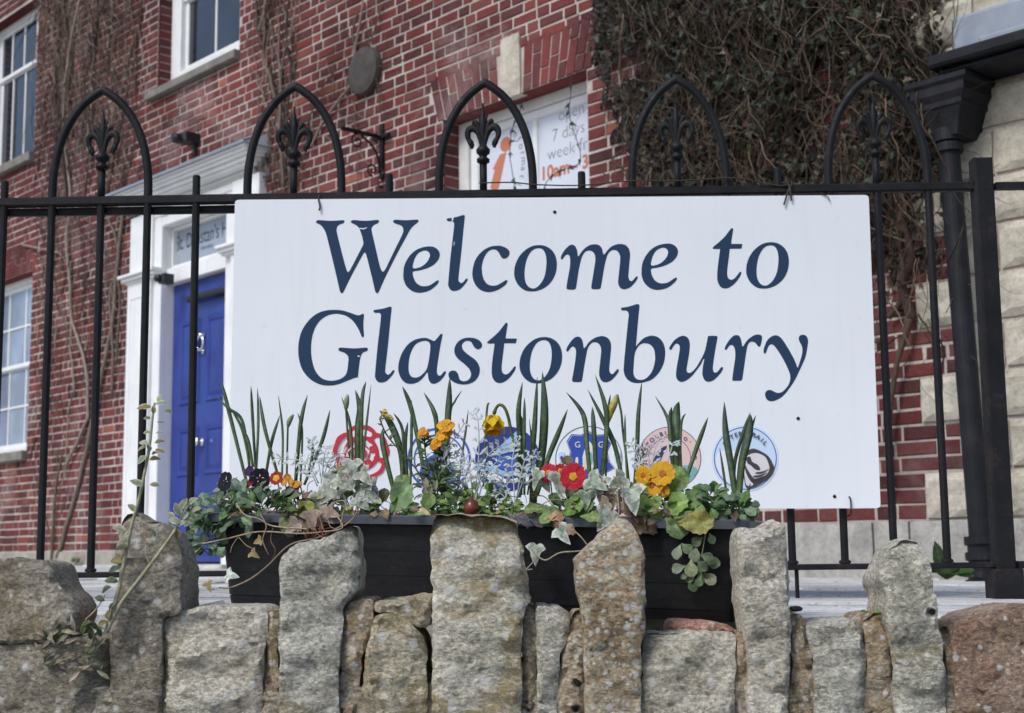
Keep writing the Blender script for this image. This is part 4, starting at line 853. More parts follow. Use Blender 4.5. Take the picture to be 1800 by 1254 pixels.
def rock(out, mat, depth=.16, y0=0.0, bulge=.018, seed=0, label=None, rough=1.0, G=.0085):
    rnd = random.Random(seed); sv = Vector((seed * 7.3, seed * 3.1, seed * 5.7))
    P = [Vector((p.x, p.z)) for p in (WF.un(x, y, y0) for x, y in out)]; R_ = []
    for i in range(len(P)):
        a_, b_ = P[i], P[(i + 1) % len(P)]; m_ = max(1, round((b_ - a_).length / .0085)); R_ += [a_ + (b_ - a_) * k / m_ for k in range(m_)]
    R_ = [R_[i] * .5 + (R_[i - 1] + R_[(i + 1) % len(R_)]) * .25 for i in range(len(R_))]; N = len(R_)
    if sum(R_[i - 1].cross(R_[i]) for i in range(N)) < 0: R_.reverse()
    Q = []
    for i in range(N):
        t_ = (R_[(i + 1) % N] - R_[i - 1]).normalized(); nn = Vector((t_.y, -t_.x)); p = R_[i]; q = Vector((p.x, 0, p.y))
        Q.append(p + nn * (noise.fractal(q * 34 + sv, .8, 2.0, 4) * .0036 + noise.noise(q * 80 + sv) * .0022) * rough)
    cx = sum(p.x for p in Q) / N; cz = sum(p.y for p in Q) / N
    xs_, zs_ = [p.x for p in Q], [p.y for p in Q]; inner = []
    def dist(x, z):
        best = 9; ins = False; j = N - 1
        for i in range(N):
            ax, az, bx, bz = Q[j].x, Q[j].y, Q[i].x, Q[i].y
            if (az > z) != (bz > z) and x < (bx - ax) * (z - az) / (bz - az) + ax: ins = not ins
            dd = (bx - x) ** 2 + (bz - z) ** 2
            if dd < best: best = dd
            j = i
        return math.sqrt(best) if ins else -1
    z = min(zs_)
    while z < max(zs_):
        x = min(xs_)
        while x < max(xs_):
            px_, pz_ = x + rnd.uniform(-.3, .3) * G, z + rnd.uniform(-.3, .3) * G; dd = dist(px_, pz_)
            if dd > .0055: inner.append((px_, pz_, dd))
            x += G
        z += G
    V, _, Fc, *_r = geometry.delaunay_2d_cdt([p.copy() for p in Q] + [Vector((p[0], p[1])) for p in inner], [(i, (i + 1) % N) for i in range(N)], [], 1, 1e-7)
    if len(V) != N + len(inner): raise RuntimeError('stone')
    wx, wz = max(xs_) - min(xs_), max(zs_) - min(zs_); planes = [(rnd.uniform(-.08, .08), rnd.uniform(-.05, .05), 0.0)]
    for k in range(rnd.choice((5, 6, 7, 8))):
        an = rnd.uniform(0, 2 * PI); sl = rnd.uniform(.18, .75); rr = rnd.uniform(.55, .92) * .5
        planes.append((sl * math.cos(an), sl * math.sin(an), -sl * rr * (abs(math.cos(an)) * min(wx, .3) + abs(math.sin(an)) * min(wz, .55))))
    def front(x, z, dd):
        q = Vector((x, y0, z)); R0 = .0055 * (1 + .8 * noise.noise(q * 14 + sv * 3)); e_ = min(1, dd / R0); ed = R0 * (1 - math.sqrt(max(0, 1 - (1 - e_) ** 2)))
        wob = noise.fractal(q * 11 + sv, .8, 2.0, 3) * .03; f = max(p_[0] * (x - cx + wob) + p_[1] * (z - cz + wob) + p_[2] for p_ in planes); f = min(f, .055)
        f2 = noise.fractal(q * 36 + sv, .6, 2.0, 4); fl_ = noise.fractal(Vector((x * 6, 0, z * 15)) + sv * 1.7, .9, 2.0, 4) * 3.2; fl_ = (math.floor(fl_) + max(0, min(1, (fl_ - math.floor(fl_) - .35) * 4))) * .0042
        vo = noise.voronoi(q * 20 + sv)[0]; fac = min(.35, vo[1] - vo[0])
        return y0 + ed * .8 + f - (f2 * .0034 + fl_ + fac * .010) * rough * min(1, .5 + dd / .015)
    vs = [Vector((p.x, front(p.x, p.y, 0), p.y)) for p in Q] + [Vector((x, front(x, z, dd), z)) for x, z, dd in inner]; fs = [tuple(f) for f in Fc]
    base = len(vs); prev = list(range(N))
    for k, (yy, sc_) in enumerate(((.022, 1.0), (depth * .35, 1.01), (depth * .7, .99), (depth, .93))):
        idx = []
        for i in range(N):
            p = Q[i]; q = Vector((p.x, yy, p.y)); o_ = noise.fractal(q * 18 + sv, .8, 2.0, 3) * .004 * rough
            dv_ = Vector((p.x - cx, p.y - cz)); dv_ = dv_.normalized() * o_
            vs.append(Vector((cx + (p.x - cx) * sc_ + dv_.x, y0 + yy + noise.noise(q * 30 + sv) * .004, cz + (p.y - cz) * sc_ + dv_.y))); idx.append(len(vs) - 1)
        fs += [(prev[i], prev[(i + 1) % N], idx[(i + 1) % N], idx[i]) for i in range(N)]; prev = idx
    fs.append(tuple(prev))
    m_ = MB(); m_.add(vs, fs); o = m_.build('stone', RK[mat], WALL, smooth=True, fix=True); o.data.set_sharp_from_angle(angle=math.radians(38))
    if label: o['label'] = label
    return o
STN = [
 ([(-90, 985), (20, 983), (57, 990), (75, 986), (88, 996), (100, 1024), (118, 1047), (135, 1068), (134, 1090), (124, 1122), (60, 1132), (-90, 1132)], 'dark', .16, 0),
 ([(-90, 1134), (60, 1134), (122, 1122), (188, 1122), (191, 1180), (190, 1330), (-90, 1330)], 'dark', .25, 0),
 ([(207, 918), (218, 905), (235, 901), (250, 913), (264, 916), (283, 923), (296, 935), (310, 958), (318, 983), (317, 1021), (316, 1080), (287, 1083), (284, 1098), (283, 1330), (192, 1330), (192, 1127), (198, 1090), (205, 1040), (210, 1000), (203, 975), (205, 940)], 'dark', .17, 0),
 ([(286, 1092), (300, 1081), (330, 1071), (360, 1067), (420, 1066), (455, 1067), (469, 1073), (469, 1120), (463, 1150), (457, 1330), (285, 1330)], 'pale', .26, .008),
 ([(470, 1074), (490, 1070), (488, 1330), (459, 1330), (465, 1150)], 'brown', .2, .015),
 ([(491, 1067), (493, 1032), (491, 1015), (492, 972), (511, 958), (551, 953), (590, 936), (611, 926), (625, 927), (628, 955), (633, 989), (633, 1012), (630, 1032), (623, 1044), (611, 1055), (603, 1072), (600, 1107), (595, 1135), (594, 1330), (489, 1330)], 'grey', .17, -.012),
 ([(604, 1076), (612, 1057), (640, 1051), (656, 1054), (656, 1075), (651, 1110), (640, 1150), (630, 1190), (625, 1330), (597, 1330), (599, 1110)], 'brown', .24, .01),
 ([(658, 1058), (690, 1056), (705, 1051), (735, 1048), (757, 1050), (758, 1100), (740, 1108), (722, 1092), (700, 1085), (690, 1076), (659, 1078)], 'ochre', .26, .004),
 ([(658, 1080), (690, 1078), (700, 1088), (722, 1095), (744, 1122), (752, 1150), (752, 1330), (630, 1330), (640, 1160), (653, 1112)], 'ochre', .26, -.004),
 ([(757, 932), (762, 914), (767, 905), (795, 902), (820, 904), (861, 906), (895, 912), (909, 917), (914, 946), (920, 970), (922, 995), (929, 1030), (931, 1060), (920, 1075), (916, 1100), (917, 1330), (760, 1330), (759, 1100), (760, 1032), (757, 975)], 'slab', .15, -.014),
 ([(919, 1072), (930, 1063), (940, 1063), (942, 1100), (944, 1330), (918, 1330)], 'brown', .2, .012),
 ([(942, 1064), (952, 1060), (960, 1069), (975, 1066), (1000, 1078), (1002, 1110), (985, 1150), (975, 1330), (946, 1330)], 'pit', .22, .004),
 ([(1003, 1080), (1010, 1072), (1026, 1074), (1028, 1330), (977, 1330), (987, 1152), (1003, 1112)], 'brown', .2, .010),
 ([(1010, 986), (1029, 969), (1052, 946), (1080, 920), (1092, 908), (1103, 911), (1118, 929), (1126, 949), (1131, 975), (1132, 1032), (1135, 1072), (1136, 1104), (1129, 1118), (1128, 1135), (1128, 1330), (1029, 1330), (1027, 1107), (1022, 1061), (1014, 1026)], 'speck', .14, -.012),
 ([(1131, 1120), (1150, 1113), (1172, 1118), (1210, 1112), (1250, 1113), (1292, 1111), (1299, 1122), (1292, 1150), (1288, 1330), (1130, 1330)], 'pale', .2, .004),
 ([(1172, 1113), (1178, 1098), (1190, 1091), (1215, 1091), (1260, 1096), (1290, 1101), (1294, 1112), (1230, 1120), (1180, 1120)], 'red', .12, .075),
 ([(1293, 1150), (1301, 1110), (1310, 1108), (1315, 1150), (1316, 1330), (1289, 1330)], 'brown', .2, .015),
 ([(1298, 935), (1301, 927), (1327, 927), (1350, 925), (1365, 916), (1376, 919), (1382, 937), (1385, 983), (1389, 1021), (1387, 1061), (1390, 1078), (1392, 1118), (1384, 1330), (1317, 1330), (1316, 1147), (1311, 1113), (1306, 1084), (1301, 1047), (1306, 1021), (1297, 998)], 'pale', .13, -.010),
 ([(1393, 1082), (1405, 1078), (1418, 1090), (1420, 1120), (1430, 1150), (1431, 1330), (1386, 1330), (1394, 1120)], 'brown', .24, .012),
 ([(1418, 1110), (1425, 1096), (1445, 1092), (1511, 1091), (1519, 1098), (1519, 1118), (1524, 1147), (1526, 1330), (1433, 1330), (1431, 1153)], 'grey', .26, 0),
 ([(1521, 1090), (1540, 1080), (1556, 1076), (1559, 1110), (1566, 1150), (1578, 1330), (1528, 1330), (1523, 1120)], 'brown', .24, .006),
 ([(1549, 1006), (1557, 992), (1571, 966), (1588, 950), (1608, 948), (1623, 955), (1630, 972), (1636, 989), (1638, 1021), (1646, 1055), (1648, 1087), (1654, 1118), (1660, 1153), (1672, 1330), (1581, 1330), (1569, 1141), (1561, 1104), (1555, 1072), (1559, 1044), (1551, 1026)], 'pit', .16, -.008),
 ([(1656, 1107), (1673, 1100), (1676, 1130), (1672, 1160), (1684, 1330), (1674, 1330), (1662, 1150)], 'brown', .2, .014),
 ([(1676, 1128), (1689, 1104), (1706, 1095), (1723, 1084), (1743, 1077), (1800, 1062), (1880, 1070), (1880, 1330), (1686, 1330)], 'rust', .24, -.004),
]
for k, (o_, m_, d_, y_) in enumerate(STN): rock(o_, m_, d_, y_, seed=k + 1, bulge=.004 if d_ < .2 else .008)
for sd_ in (-1, 1):          # the wall runs on past both sides of the picture
    for k in range(5):
        x0 = (-92 - 130 * (k + 1) if sd_ < 0 else 1882 + 130 * k); tp = (1000, 1080, 960, 1090, 1010)[k]
        rock([(x0 + 4, tp + 20), (x0 + 30, tp), (x0 + 95, tp + 6), (x0 + 124, tp + 25), (x0 + 126, 1330), (x0, 1330)], ('grey', 'brown', 'dark', 'pale', 'ochre')[k], .17, 0, seed=60 + k + sd_)
M['core'] = plain('wall_mortar', (.14, .12, .09), .95, .35, 14, .9, 60, .01, spec=.15)
RK['fill'] = rock_mat('rubble_mortar', (.27, .22, .155), (.52, .47, .38), .35, 75, .18, .06, patch=.45)
mb = MB(); nx, nz = 420, 34; z1 = WF.un(900, 1330).z; vs = []
for j_ in range(nz + 1):
    for i in range(nx + 1):
        x = -2.4 + 4.8 * i / nx; ztop = -.118 + .016 * noise.fractal(Vector((x * 9, 3.7, 0)), .8, 2.0, 3)
        if j_ <= nz - 8: z = z1 + (ztop - z1) * j_ / (nz - 8); y = .012
        else: z = ztop + .004 * (j_ - nz + 8); y = .012 + .043 * (j_ - nz + 8)
        q = Vector((x, y, z)); n_ = noise.fractal(q * 24, .8, 2.0, 4) * .009 + noise.noise(q * 70) * .005
        vs.append((x, y + n_, z + n_ * .8))
mb.add(vs, [(j_ * (nx + 1) + i, j_ * (nx + 1) + i + 1, (j_ + 1) * (nx + 1) + i + 1, (j_ + 1) * (nx + 1) + i) for j_ in range(nz) for i in range(nx)])
mb.build('rubble_fill', RK['fill'], WALL, True)
mb = MB(); mb.box(-2.4, 2.4, .05, .36, -1.38, -.10); mb.build('mortar_core', M['core'], WALL)
mb = MB(); k = 0     # courses below the picture
for r_ in range(6):
    x = -2.3 - .1 * (r_ % 2); z1 = WF.un(900, 1334).z - r_ * .18; z0_ = z1 - .17
    while x < 2.3:
        wd = random.uniform(.2, .38); m_ = MB(); block_v = None
        mb.box(x + .008, x + wd - .008, random.uniform(-.01, .01), .2, z0_, z1 - .012, ch=.015); x += wd
tag(mb.build('lower_stones', RK['grey'], WALL), kind='stuff')
# ------------------------------------------------------------------ planter
Pq = PF.un
LP = Pq(1309, 1000).x; zl0, zr0 = Pq(386, 1063).z, Pq(1290, 1096, .0).z
zl1, zr1 = Pq(640, 905, -.012).z, Pq(1280, 913, -.012).z
sl1 = (zr1 - zl1) / (Pq(1280, 913).x - Pq(640, 905).x); top = lambda x: zl1 + sl1 * (x - Pq(640, 905).x)
bot = lambda x: zl0 + (zr0 - zl0) * x / LP
PLANTER = PF.empty('planter', 'long black plastic trough planter full of spring flowers behind the upright stones', 'planter')
DP = .22
def trough_ring(z_f, ins, y_add=0.0, rr=.02, n=4):
    """rounded rectangle, x 0..LP, y 0..DP, inset by ins, height z_f(x)"""
    x0, x1, y0, y1 = ins, LP - ins, ins, DP - ins; out = []
    for cx, cy, a0 in ((x1 - rr, y0 + rr, -90), (x1 - rr, y1 - rr, 0), (x0 + rr, y1 - rr, 90), (x0 + rr, y0 + rr, 180)):
        for k in range(n + 1): an = math.radians(a0 + 90 * k / n); x, y = cx + rr * math.cos(an), cy + rr * math.sin(an); out.append((x, y, z_f(x)))
    return out
def skin(mb, rings, close=True, mat=0):
    n = len(rings[0]); vs = [p for r_ in rings for p in r_]
    fs = [(i * n + k, i * n + (k + 1) % n, i * n + n + (k + 1) % n, i * n + n + k) for i in range(len(rings) - 1) for k in range(n)]
    if close: fs.append(tuple(range(n - 1, -1, -1)))
    mb.add(vs, fs, mat)
lerp = lambda t_: (lambda x: bot(x) + (top(x) - bot(x)) * t_)
rs = []
for t_, i_ in ((0, .026), (.10, .0225), (.101, .025), (.11, .025), (.111, .0222), (.36, .018), (.3605, .0192), (.364, .0192), (.3645, .0178), (.62, .013), (.6205, .0142), (.624, .0142), (.6245, .0128), (.9, .008), (.9, .008)): rs.append(trough_ring(lerp(t_), i_))
t = NT('grained_black_plastic'); v = t.obj(); mp = t.n('ShaderNodeMapping'); t.set(mp.inputs[0], v); mp.inputs['Scale'].default_value = (5, 5, 16)
n1 = t.noise(6, 6, .7, mp.outputs[0]); n2 = t.noise(40, 4, .7, v)
c = t.ramp(n1, [(.35, (.006, .006, .0065)), (.7, (.015, .015, .017))]); c = t.mix(t.ramp(n2, [(.6, 0.0), (.8, .5)]), c, (.06, .055, .05))
M['trough'] = t.out(c, .5, t.bump(n1, .12, .002), spec=.3)
M['rim'] = plain('grey_plastic_rim', (.075, .082, .10), .42, .15, 10, .1)
mb = MB(); skin(mb, rs); mb.build('trough', M['trough'], PLANTER, fix=True)
rr_ = [trough_ring(lerp(.905), .006), trough_ring(lerp(.905), -.012), trough_ring(lerp(.985), -.014), trough_ring(lerp(1.0), -.010), trough_ring(lerp(1.0), .012), trough_ring(lerp(.9), .014)]
mb = MB(); skin(mb, rr_, False); mb.build('rim', M['rim'], PLANTER, smooth=False, fix=True)
M['soil'] = plain('potting_soil', (.035, .024, .016), .98, .4, 40, 1.0, 80, .01, spec=.1)
mb = MB(); rg = trough_ring(lerp(.92), .013); mb.add(rg, [tuple(range(len(rg)))]); mb.build('soil', M['soil'], PLANTER)
# ------------------------------------------------------------------ leaf and flower builders
def jit(c, s=.2):
    k = 1 + random.uniform(-s, s); return tuple(max(0.002, min(.9, x * k * (1 + random.uniform(-s, s) * .35))) for x in c)
def basis(d, nrm):
    d = Vector(d).normalized(); nrm = Vector(nrm); s_ = d.cross(nrm)
    if s_.length < 1e-4: s_ = d.cross(Vector((.3, .8, .1)))
    s_.normalize(); return d, s_, s_.cross(d).normalized()
PRO = {'oval': (.12, .78, 1.0, .95, .68, .08), 'spoon': (.14, .3, .72, 1.0, .92, .30), 'lance': (.15, .6, .85, .8, .5, .04), 'prim': (.16, .42, .8, 1.0, .95, .5)}
def prof_at(p_, t_):
    x = t_ * (len(p_) - 1); k = min(len(p_) - 2, int(x)); f = x - k; f = f * f * (3 - 2 * f); return p_[k] + (p_[k + 1] - p_[k]) * f
def leaf(mb, pos, d, nrm, L, Wd, prof='oval', curl=.3, fold=.25, wav=0.0, col=(.05, .09, .03), rim=None, vein=None):
    d, s_, n_ = basis(d, nrm); p_ = PRO[prof]; big = L > .038; K = 13 if big else 6; C_ = 9 if big else 5; vs, cs = [], []; ph = random.uniform(0, 6); tw = random.uniform(-.25, .25)
    for i in range(K):
        t_ = i / (K - 1); w_ = prof_at(p_, t_); an = curl * t_; c_ = Vector(pos) + d * (L * t_ * math.cos(an * .7)) - n_ * (L * t_ * math.sin(an * .7))
        hw_ = Wd * .5 * w_ * (1 + (.07 * math.sin(i * 2.9 + ph) if big else 0)); sl = s_ * math.cos(tw * t_) + n_ * math.sin(tw * t_)
        for k in range(C_):
            q = 2 * k / (C_ - 1) - 1; aq = abs(q)
            up = fold * hw_ * (aq ** 1.3) + wav * L * (math.sin(ph + t_ * 9 + q * 2.2) * aq + .5 * math.sin(ph * 2 + t_ * 15 + q * 5))
            vn = False
            if big and vein:       # quilted surface between side veins
                s2 = math.sin((t_ * 7 - aq * 1.6) * 2 * PI * .5); vn = abs(s2) < .35 and aq > .05; up += .018 * L * (abs(s2) - .4) * min(1, aq * 3) + random.uniform(-.004, .004) * L
            vs.append(c_ + sl * (hw_ * q) + n_ * up)
            cc_ = vein if (vein and (aq < .01)) else (rim if (rim and aq == 1) else col)
            if vn and vein: cc_ = tuple(x * .6 + y * .4 for x, y in zip(col, vein))
            cs.append(cc_)
    fs = [(i * C_ + k, i * C_ + k + 1, (i + 1) * C_ + k + 1, (i + 1) * C_ + k) for i in range(K - 1) for k in range(C_ - 1)]
    mb.add(vs, fs, 0, cs)
IVY = [(0, 0), (.16, -.10), (.36, -.08), (.58, .14), (.44, .24), (.27, .36), (.25, .52), (.13, .80), (0, 1.0)]
def ivy(mb, pos, d, nrm, L, col, rim=None, fold=.22, curl=.25, asp=1.0):
    d, s_, n_ = basis(d, nrm); rim = rim or col
    out = IVY + [(-x, y) for x, y in IVY[-2:0:-1]]; vs, cs = [], []
    def pt(x, y): return Vector(pos) + s_ * (x * L * asp) + d * (y * L) + n_ * (fold * L * abs(x) - curl * L * y * y + random.uniform(-.02, .02) * L)
    for k, (x, y) in enumerate(out): vs.append(pt(x, y)); cs.append(rim)
    m_ = len(out)
    for k, (x, y) in enumerate(out): vs.append(pt(x * .62, .3 + (y - .3) * .66)); cs.append(col)
    vs.append(pt(0, .3)); cs.append(col)
    fs = [(k, (k + 1) % m_, m_ + (k + 1) % m_, m_ + k) for k in range(m_)] + [(m_ + k, m_ + (k + 1) % m_, 2 * m_) for k in range(m_)]
    mb.add(vs, fs, 0, cs)
def blade(mb, pts, w_, c0, c1, thick=.0016):
    """strap leaf with a keeled section, tapering to the tip; pts base -> tip"""
    n = len(pts); vs, fs, cs = [], [], []; a0 = random.uniform(-.35, .35); tw = random.uniform(-.5, .5)
    for i, p in enumerate(pts):
        t_ = i / (n - 1); tg = (pts[min(i + 1, n - 1)] - pts[max(i - 1, 0)]).normalized()
        an = a0 + tw * t_; sd_ = tg.cross(Vector((math.sin(an), -math.cos(an), 0))).normalized(); nm = sd_.cross(tg)
        ww = w_ * .5 * min(1, .75 + .5 * t_) * (1 if t_ < .55 else max(.06, 1 - ((t_ - .55) / .45) ** 1.9)); th = thick * (1.3 - t_)
        for q, h in ((-1, .0), (-.5, -.18 * ww - th), (0, .12 * ww - th * .2), (.5, -.18 * ww - th), (1, 0), (0, .30 * ww + th)):
            vs.append(p + sd_ * (ww * q) + nm * h); k = .85 if q == 0 and h < .2 * ww else 1.0
            cs.append(tuple((a_ + (b_ - a_) * t_) * k for a_, b_ in zip(c0, c1)))
    for i in range(n - 1):
        for k in range(6): j = (k + 1) % 6; fs.append((i * 6 + k, i * 6 + j, i * 6 + 6 + j, i * 6 + 6 + k))
    fs += [(5, 4, 3, 2, 1, 0), tuple((n - 1) * 6 + k for k in range(6))]
    mb.add(vs, fs, 0, cs)
def rosette(mb, c_, nrm, R_, n, col, cen, cr=.28, notch=.12, cup=.18, colb=None):
    """open flower of n notched petals with an eye"""
    nrm = Vector(nrm).normalized(); x_ = nrm.cross(Vector((.2, .1, 1))).normalized(); y_ = nrm.cross(x_); a0 = random.uniform(0, 6)
    for k in range(n):
        a_ = a0 + 2 * PI * k / n; cc_ = jit(col, .12); vs = []; cs = []; zoff = (.03 if k % 2 else 0) * R_
        for r_, aw in ((.0, 0), (.3, .85), (.62, 1.12), (.86, 1.05), (1.0, .72)):
            for q in (-1, -.5, 0, .5, 1):
                an = a_ + q * aw * PI / n; rr = R_ * (r_ - (notch if (r_ > .9 and q == 0) else 0) - (.05 if r_ > .9 and abs(q) == 1 else 0))
                vs.append(Vector(c_) + (x_ * math.cos(an) + y_ * math.sin(an)) * rr + nrm * (cup * rr * (1.0 - .5 * r_) + zoff + random.uniform(-.05, .05) * R_ * r_))
                cs.append(colb if (colb and r_ > .9) else cc_)
        mb.add(vs, [(i * 5 + q, i * 5 + q + 1, i * 5 + 6 + q, i * 5 + 5 + q) for i in range(4) for q in range(4)], 0, cs)
    vs = [Vector(c_) + (x_ * math.cos(2 * PI * k / 10) + y_ * math.sin(2 * PI * k / 10)) * (R_ * cr * (1 + .25 * (k % 2))) + nrm * (R_ * .12) for k in range(10)] + [Vector(c_) + nrm * R_ * .17]
    mb.add(vs, [(k, (k + 1) % 10, 10) for k in range(10)], 0, cen)
def P(px, py, off=0.0): return Pq(px, py, off)
def plant(name, label, cat, px, off, group=None):
    x = P(px, 900, off).x; o = PF.empty(name, label, cat, group, (x, off, top(x) - .02)); o['_x'] = 0; del o['_x']; o_loc = Vector((x, off, top(x) - .02)); return o, o_loc
class Sub:
    """mesh part of a plant: local to the plant's foot"""
    def __init__(s, root): s.root, s.o = root; s.mb = MB()
    def p(s, px, py, off): return P(px, py, off) - s.o
    def done(s, name, mat='leaf', smooth=True, stuff=False):
        o = s.mb.build(name, M[mat], s.root, smooth, True)
        if stuff: o['kind'] = 'stuff'
        return o
# ------------------------------------------------------------------ daffodils
G0, G1 = (.11, .165, .06), (.065, .108, .07); GB = (.062, .09, .078)
DAF = [
 ('daffodil_clump', 'daffodil clump furthest left, thin splayed grey green leaves without any bud', 435, .13, [((393, 669), (407, 727), (437, 850), 7), ((381, 695), (403, 718), (422, 738), (435, 798), (439, 840), 6), ((406, 716), (424, 754), (435, 816), 5), ((429, 755), (437, 780), (445, 821), 6), ((445, 679), (441, 734), (446, 840), 5.5), ((450, 681), (454, 749), (451, 840), 6)]),
 ('daffodil_clump', 'daffodil clump with one pale slim bud, leaves crossing, second from the left', 505, .14, [((454, 696), (470, 756), (486, 835), 7), ((488, 729), (479, 776), (469, 835), 6), ((493, 697), (493, 760), (499, 835), 5.5), ((542, 695), (531, 745), (518, 846), 8), ((524, 726), (529, 760), (526, 848), 5), ((583, 721), (564, 776), (537, 853), 7), ((553, 774), (548, 800), (540, 848), 5)]),
 ('daffodil_clump', 'daffodil clump in front of the red rose emblem, broad upright leaves and a pale bud', 628, .12, [((603, 698), (614, 754), (620, 850), 5), ((621, 685), (630, 718), (631, 760), (629, 860), 12), ((640, 670), (634, 711), (634, 850), 7), ((649, 676), (642, 760), (633, 850), 4.5)]),
 ('daffodil_clump', 'daffodil clump right of the rose emblem with a shrivelled yellow flower on its leaf tip', 710, .12, [((669, 722), (689, 745), (705, 794), (708, 862), 12), ((671, 754), (676, 785), (696, 864), 9), ((692, 726), (705, 760), (709, 846), 5), ((709, 680), (722, 722), (745, 825), 8), ((726, 703), (726, 771), (725, 858), 5), ((718, 742), (715, 785), (720, 858), 7)]),
 ('daffodil_clump', 'daffodil clump rising behind the yellow wallflower', 785, .17, [((744, 690), (765, 722), (770, 754), (772, 860), 8), ((789, 664), (787, 705), (785, 749), (780, 860), 11), ((814, 687), (798, 705), (790, 730), (786, 840), 4), ((822, 720), (816, 754), (812, 785), (805, 860), 5), ((862, 709), (856, 727), (850, 860), 4)]),
 ('daffodil_clump', 'daffodil clump with the widest tallest leaves and the open nodding yellow flower', 930, .11, [((921, 673), (914, 722), (912, 785), (915, 875), 9), ((911, 725), (916, 754), (917, 870), 8), ((924, 700), (923, 749), (921, 870), 5), ((932, 736), (934, 800), (930, 870), 4), ((943, 662), (940, 738), (936, 798), (932, 888), 9), ((956, 655), (957, 716), (950, 794), (937, 885), 15), ((999, 720), (981, 760), (961, 807), (945, 870), 9)]),
 ('daffodil_clump', 'daffodil clump in front of the blue shield emblem with a fat yellow green bud', 1065, .13, [((996, 690), (1025, 729), (1034, 785), (1041, 859), 8), ((1041, 715), (1045, 760), (1048, 860), 8), ((1035, 686), (1061, 740), (1079, 785), (1096, 860), 8), ((1047, 660), (1063, 711), (1065, 754), (1056, 860), 10), ((1072, 693), (1067, 727), (1066, 840), 4), ((1097, 727), (1099, 772), (1103, 870), 4)]),
 ('daffodil_clump', 'single tall dark daffodil leaf with a short one beside it, left of the pink emblem', 1120, .14, [((1128, 671), (1123, 727), (1119, 803), (1115, 875), 7), ((1130, 778), (1128, 816), (1124, 870), 7)]),
 ('daffodil_clump', 'daffodil clump covering the pink round emblem', 1192, .13, [((1150, 696), (1173, 736), (1180, 780), (1186, 860), 7), ((1179, 715), (1177, 749), (1185, 860), 8), ((1193, 706), (1188, 725), (1192, 776), (1194, 865), 14), ((1204, 726), (1196, 749), (1195, 850), 4), ((1243, 733), (1225, 781), (1205, 850), 7)]),
 ('daffodil_clump', 'daffodil clump furthest right in front of the otter emblem', 1295, .12, [((1273, 707), (1276, 760), (1287, 825), (1296, 890), 11), ((1266, 787), (1274, 839), (1279, 885), 4), ((1319, 725), (1308, 758), (1290, 816), (1290, 885), 6), ((1320, 729), (1317, 760), (1305, 816), (1299, 890), 13), ((1330, 731), (1319, 754), (1310, 800), (1302, 870), 5), ((1320, 850), (1308, 890), (1306, 900), 8)]),
]
daf = {}
for nm, lb, cx, off, bl in DAF:
    root = plant(nm, lb, 'daffodil', cx, off, 'daffodil clumps in the planter'); daf[cx] = root
    for b_ in bl:
        s_ = Sub(root); w_ = b_[-1] * 1.22e-3; o_ = off + random.uniform(-.035, .035); pp = [s_.p(q[0], q[1], o_) for q in b_[:-1]][::-1]
        for i in range(len(pp)): pp[i].y += random.uniform(-.012, .012)
        g0, g1 = jit(G0, .15), jit(G1 if random.random() < .7 else GB, .15)
        blade(s_.mb, catmull(pp, 7), w_ * 1.12, g0, g1); s_.done('leaf')
def bud(root, pts, off, cols, r, stem=None):
    if stem:
        s_ = Sub(root); q = catmull([s_.p(x, y, off) for x, y in stem][::-1], 6); s_.mb.tube(q, .0024, 8, col=(.06, .09, .035)); s_.done('stem')
    s_ = Sub(root); q = catmull([s_.p(x, y, off) for x, y in pts], 4); n = len(q); a_ = len(s_.mb.v)
    s_.mb.tube(q, [r * max(.12, math.sin(PI * (.06 + .9 * k / (n - 1))) ** .8) for k in range(n)], 10)
    for i in range(n):
        t_ = i / (n - 1)
        for k in range(10): s_.mb.c[i * 10 + k] = tuple(a_ + (b_ - a_) * t_ for a_, b_ in zip(*cols))
    s_.done('bud')
bud(daf[505], [(506, 752), (509, 740), (516, 729)], .14, ((.22, .28, .14), (.32, .36, .2)), .006, [(506, 749), (505, 790), (504, 845)])
bud(daf[628], [(608, 722), (609, 708), (611, 693)], .12, ((.16, .2, .1), (.42, .42, .27)), .0065, [(608, 718), (612, 776), (618, 850)])
bud(daf[1065], [(1068, 745), (1073, 725), (1080, 708), (1085, 694)], .13, ((.62, .48, .02), (.30, .33, .14)), .0085, [(1085, 694), (1092, 726), (1095, 760), (1101, 806), (1108, 870)])
s_ = Sub(daf[710])
for k in range(9): leaf(s_.mb, s_.p(676 + random.uniform(-8, 10), 727 + random.uniform(-5, 6), .115), (random.uniform(-1, 1), random.uniform(-.6, .2), random.uniform(-1, .6)), (random.uniform(-.4, .4), -1, .3), .015, .008, 'oval', 1.0, .4, .1, jit((.5, .38, .07), .3))
s_.done('wilted_flower', 'petal')
# the open nodding daffodil
root = daf[930]; s_ = Sub(root); q = catmull([s_.p(x, y, .075) for x, y in ((916, 870), (909, 800), (899, 760), (893, 732), (886, 716), (878, 712), (872, 718), (868, 729))], 5); s_.mb.tube(q, [.0034] * (len(q) - 5) + [.0036, .004, .0046, .004, .003], 8, col=(.07, .11, .035)); s_.done('stem')
fl = Sub(root); c0 = fl.p(867, 731, .075); dn = Vector((.14, -.35, -.92)).normalized(); sx = dn.cross(Vector((0, 1, 0))).normalized(); sy = dn.cross(sx)
for k in range(6):
    a_ = k * PI / 3 + .3; d_ = (sx * math.cos(a_) + sy * math.sin(a_)) * .85 + dn * .75
    leaf(fl.mb, c0, d_, (sx * math.cos(a_) + sy * math.sin(a_)) * .8 - dn * .5, .046, .026, 'oval', .45, .25, .03, (.72, .50, .015), (.75, .56, .04))
fo = fl.done('flower', 'petal'); cr = MB(); vs, fs = [], []; n = 18
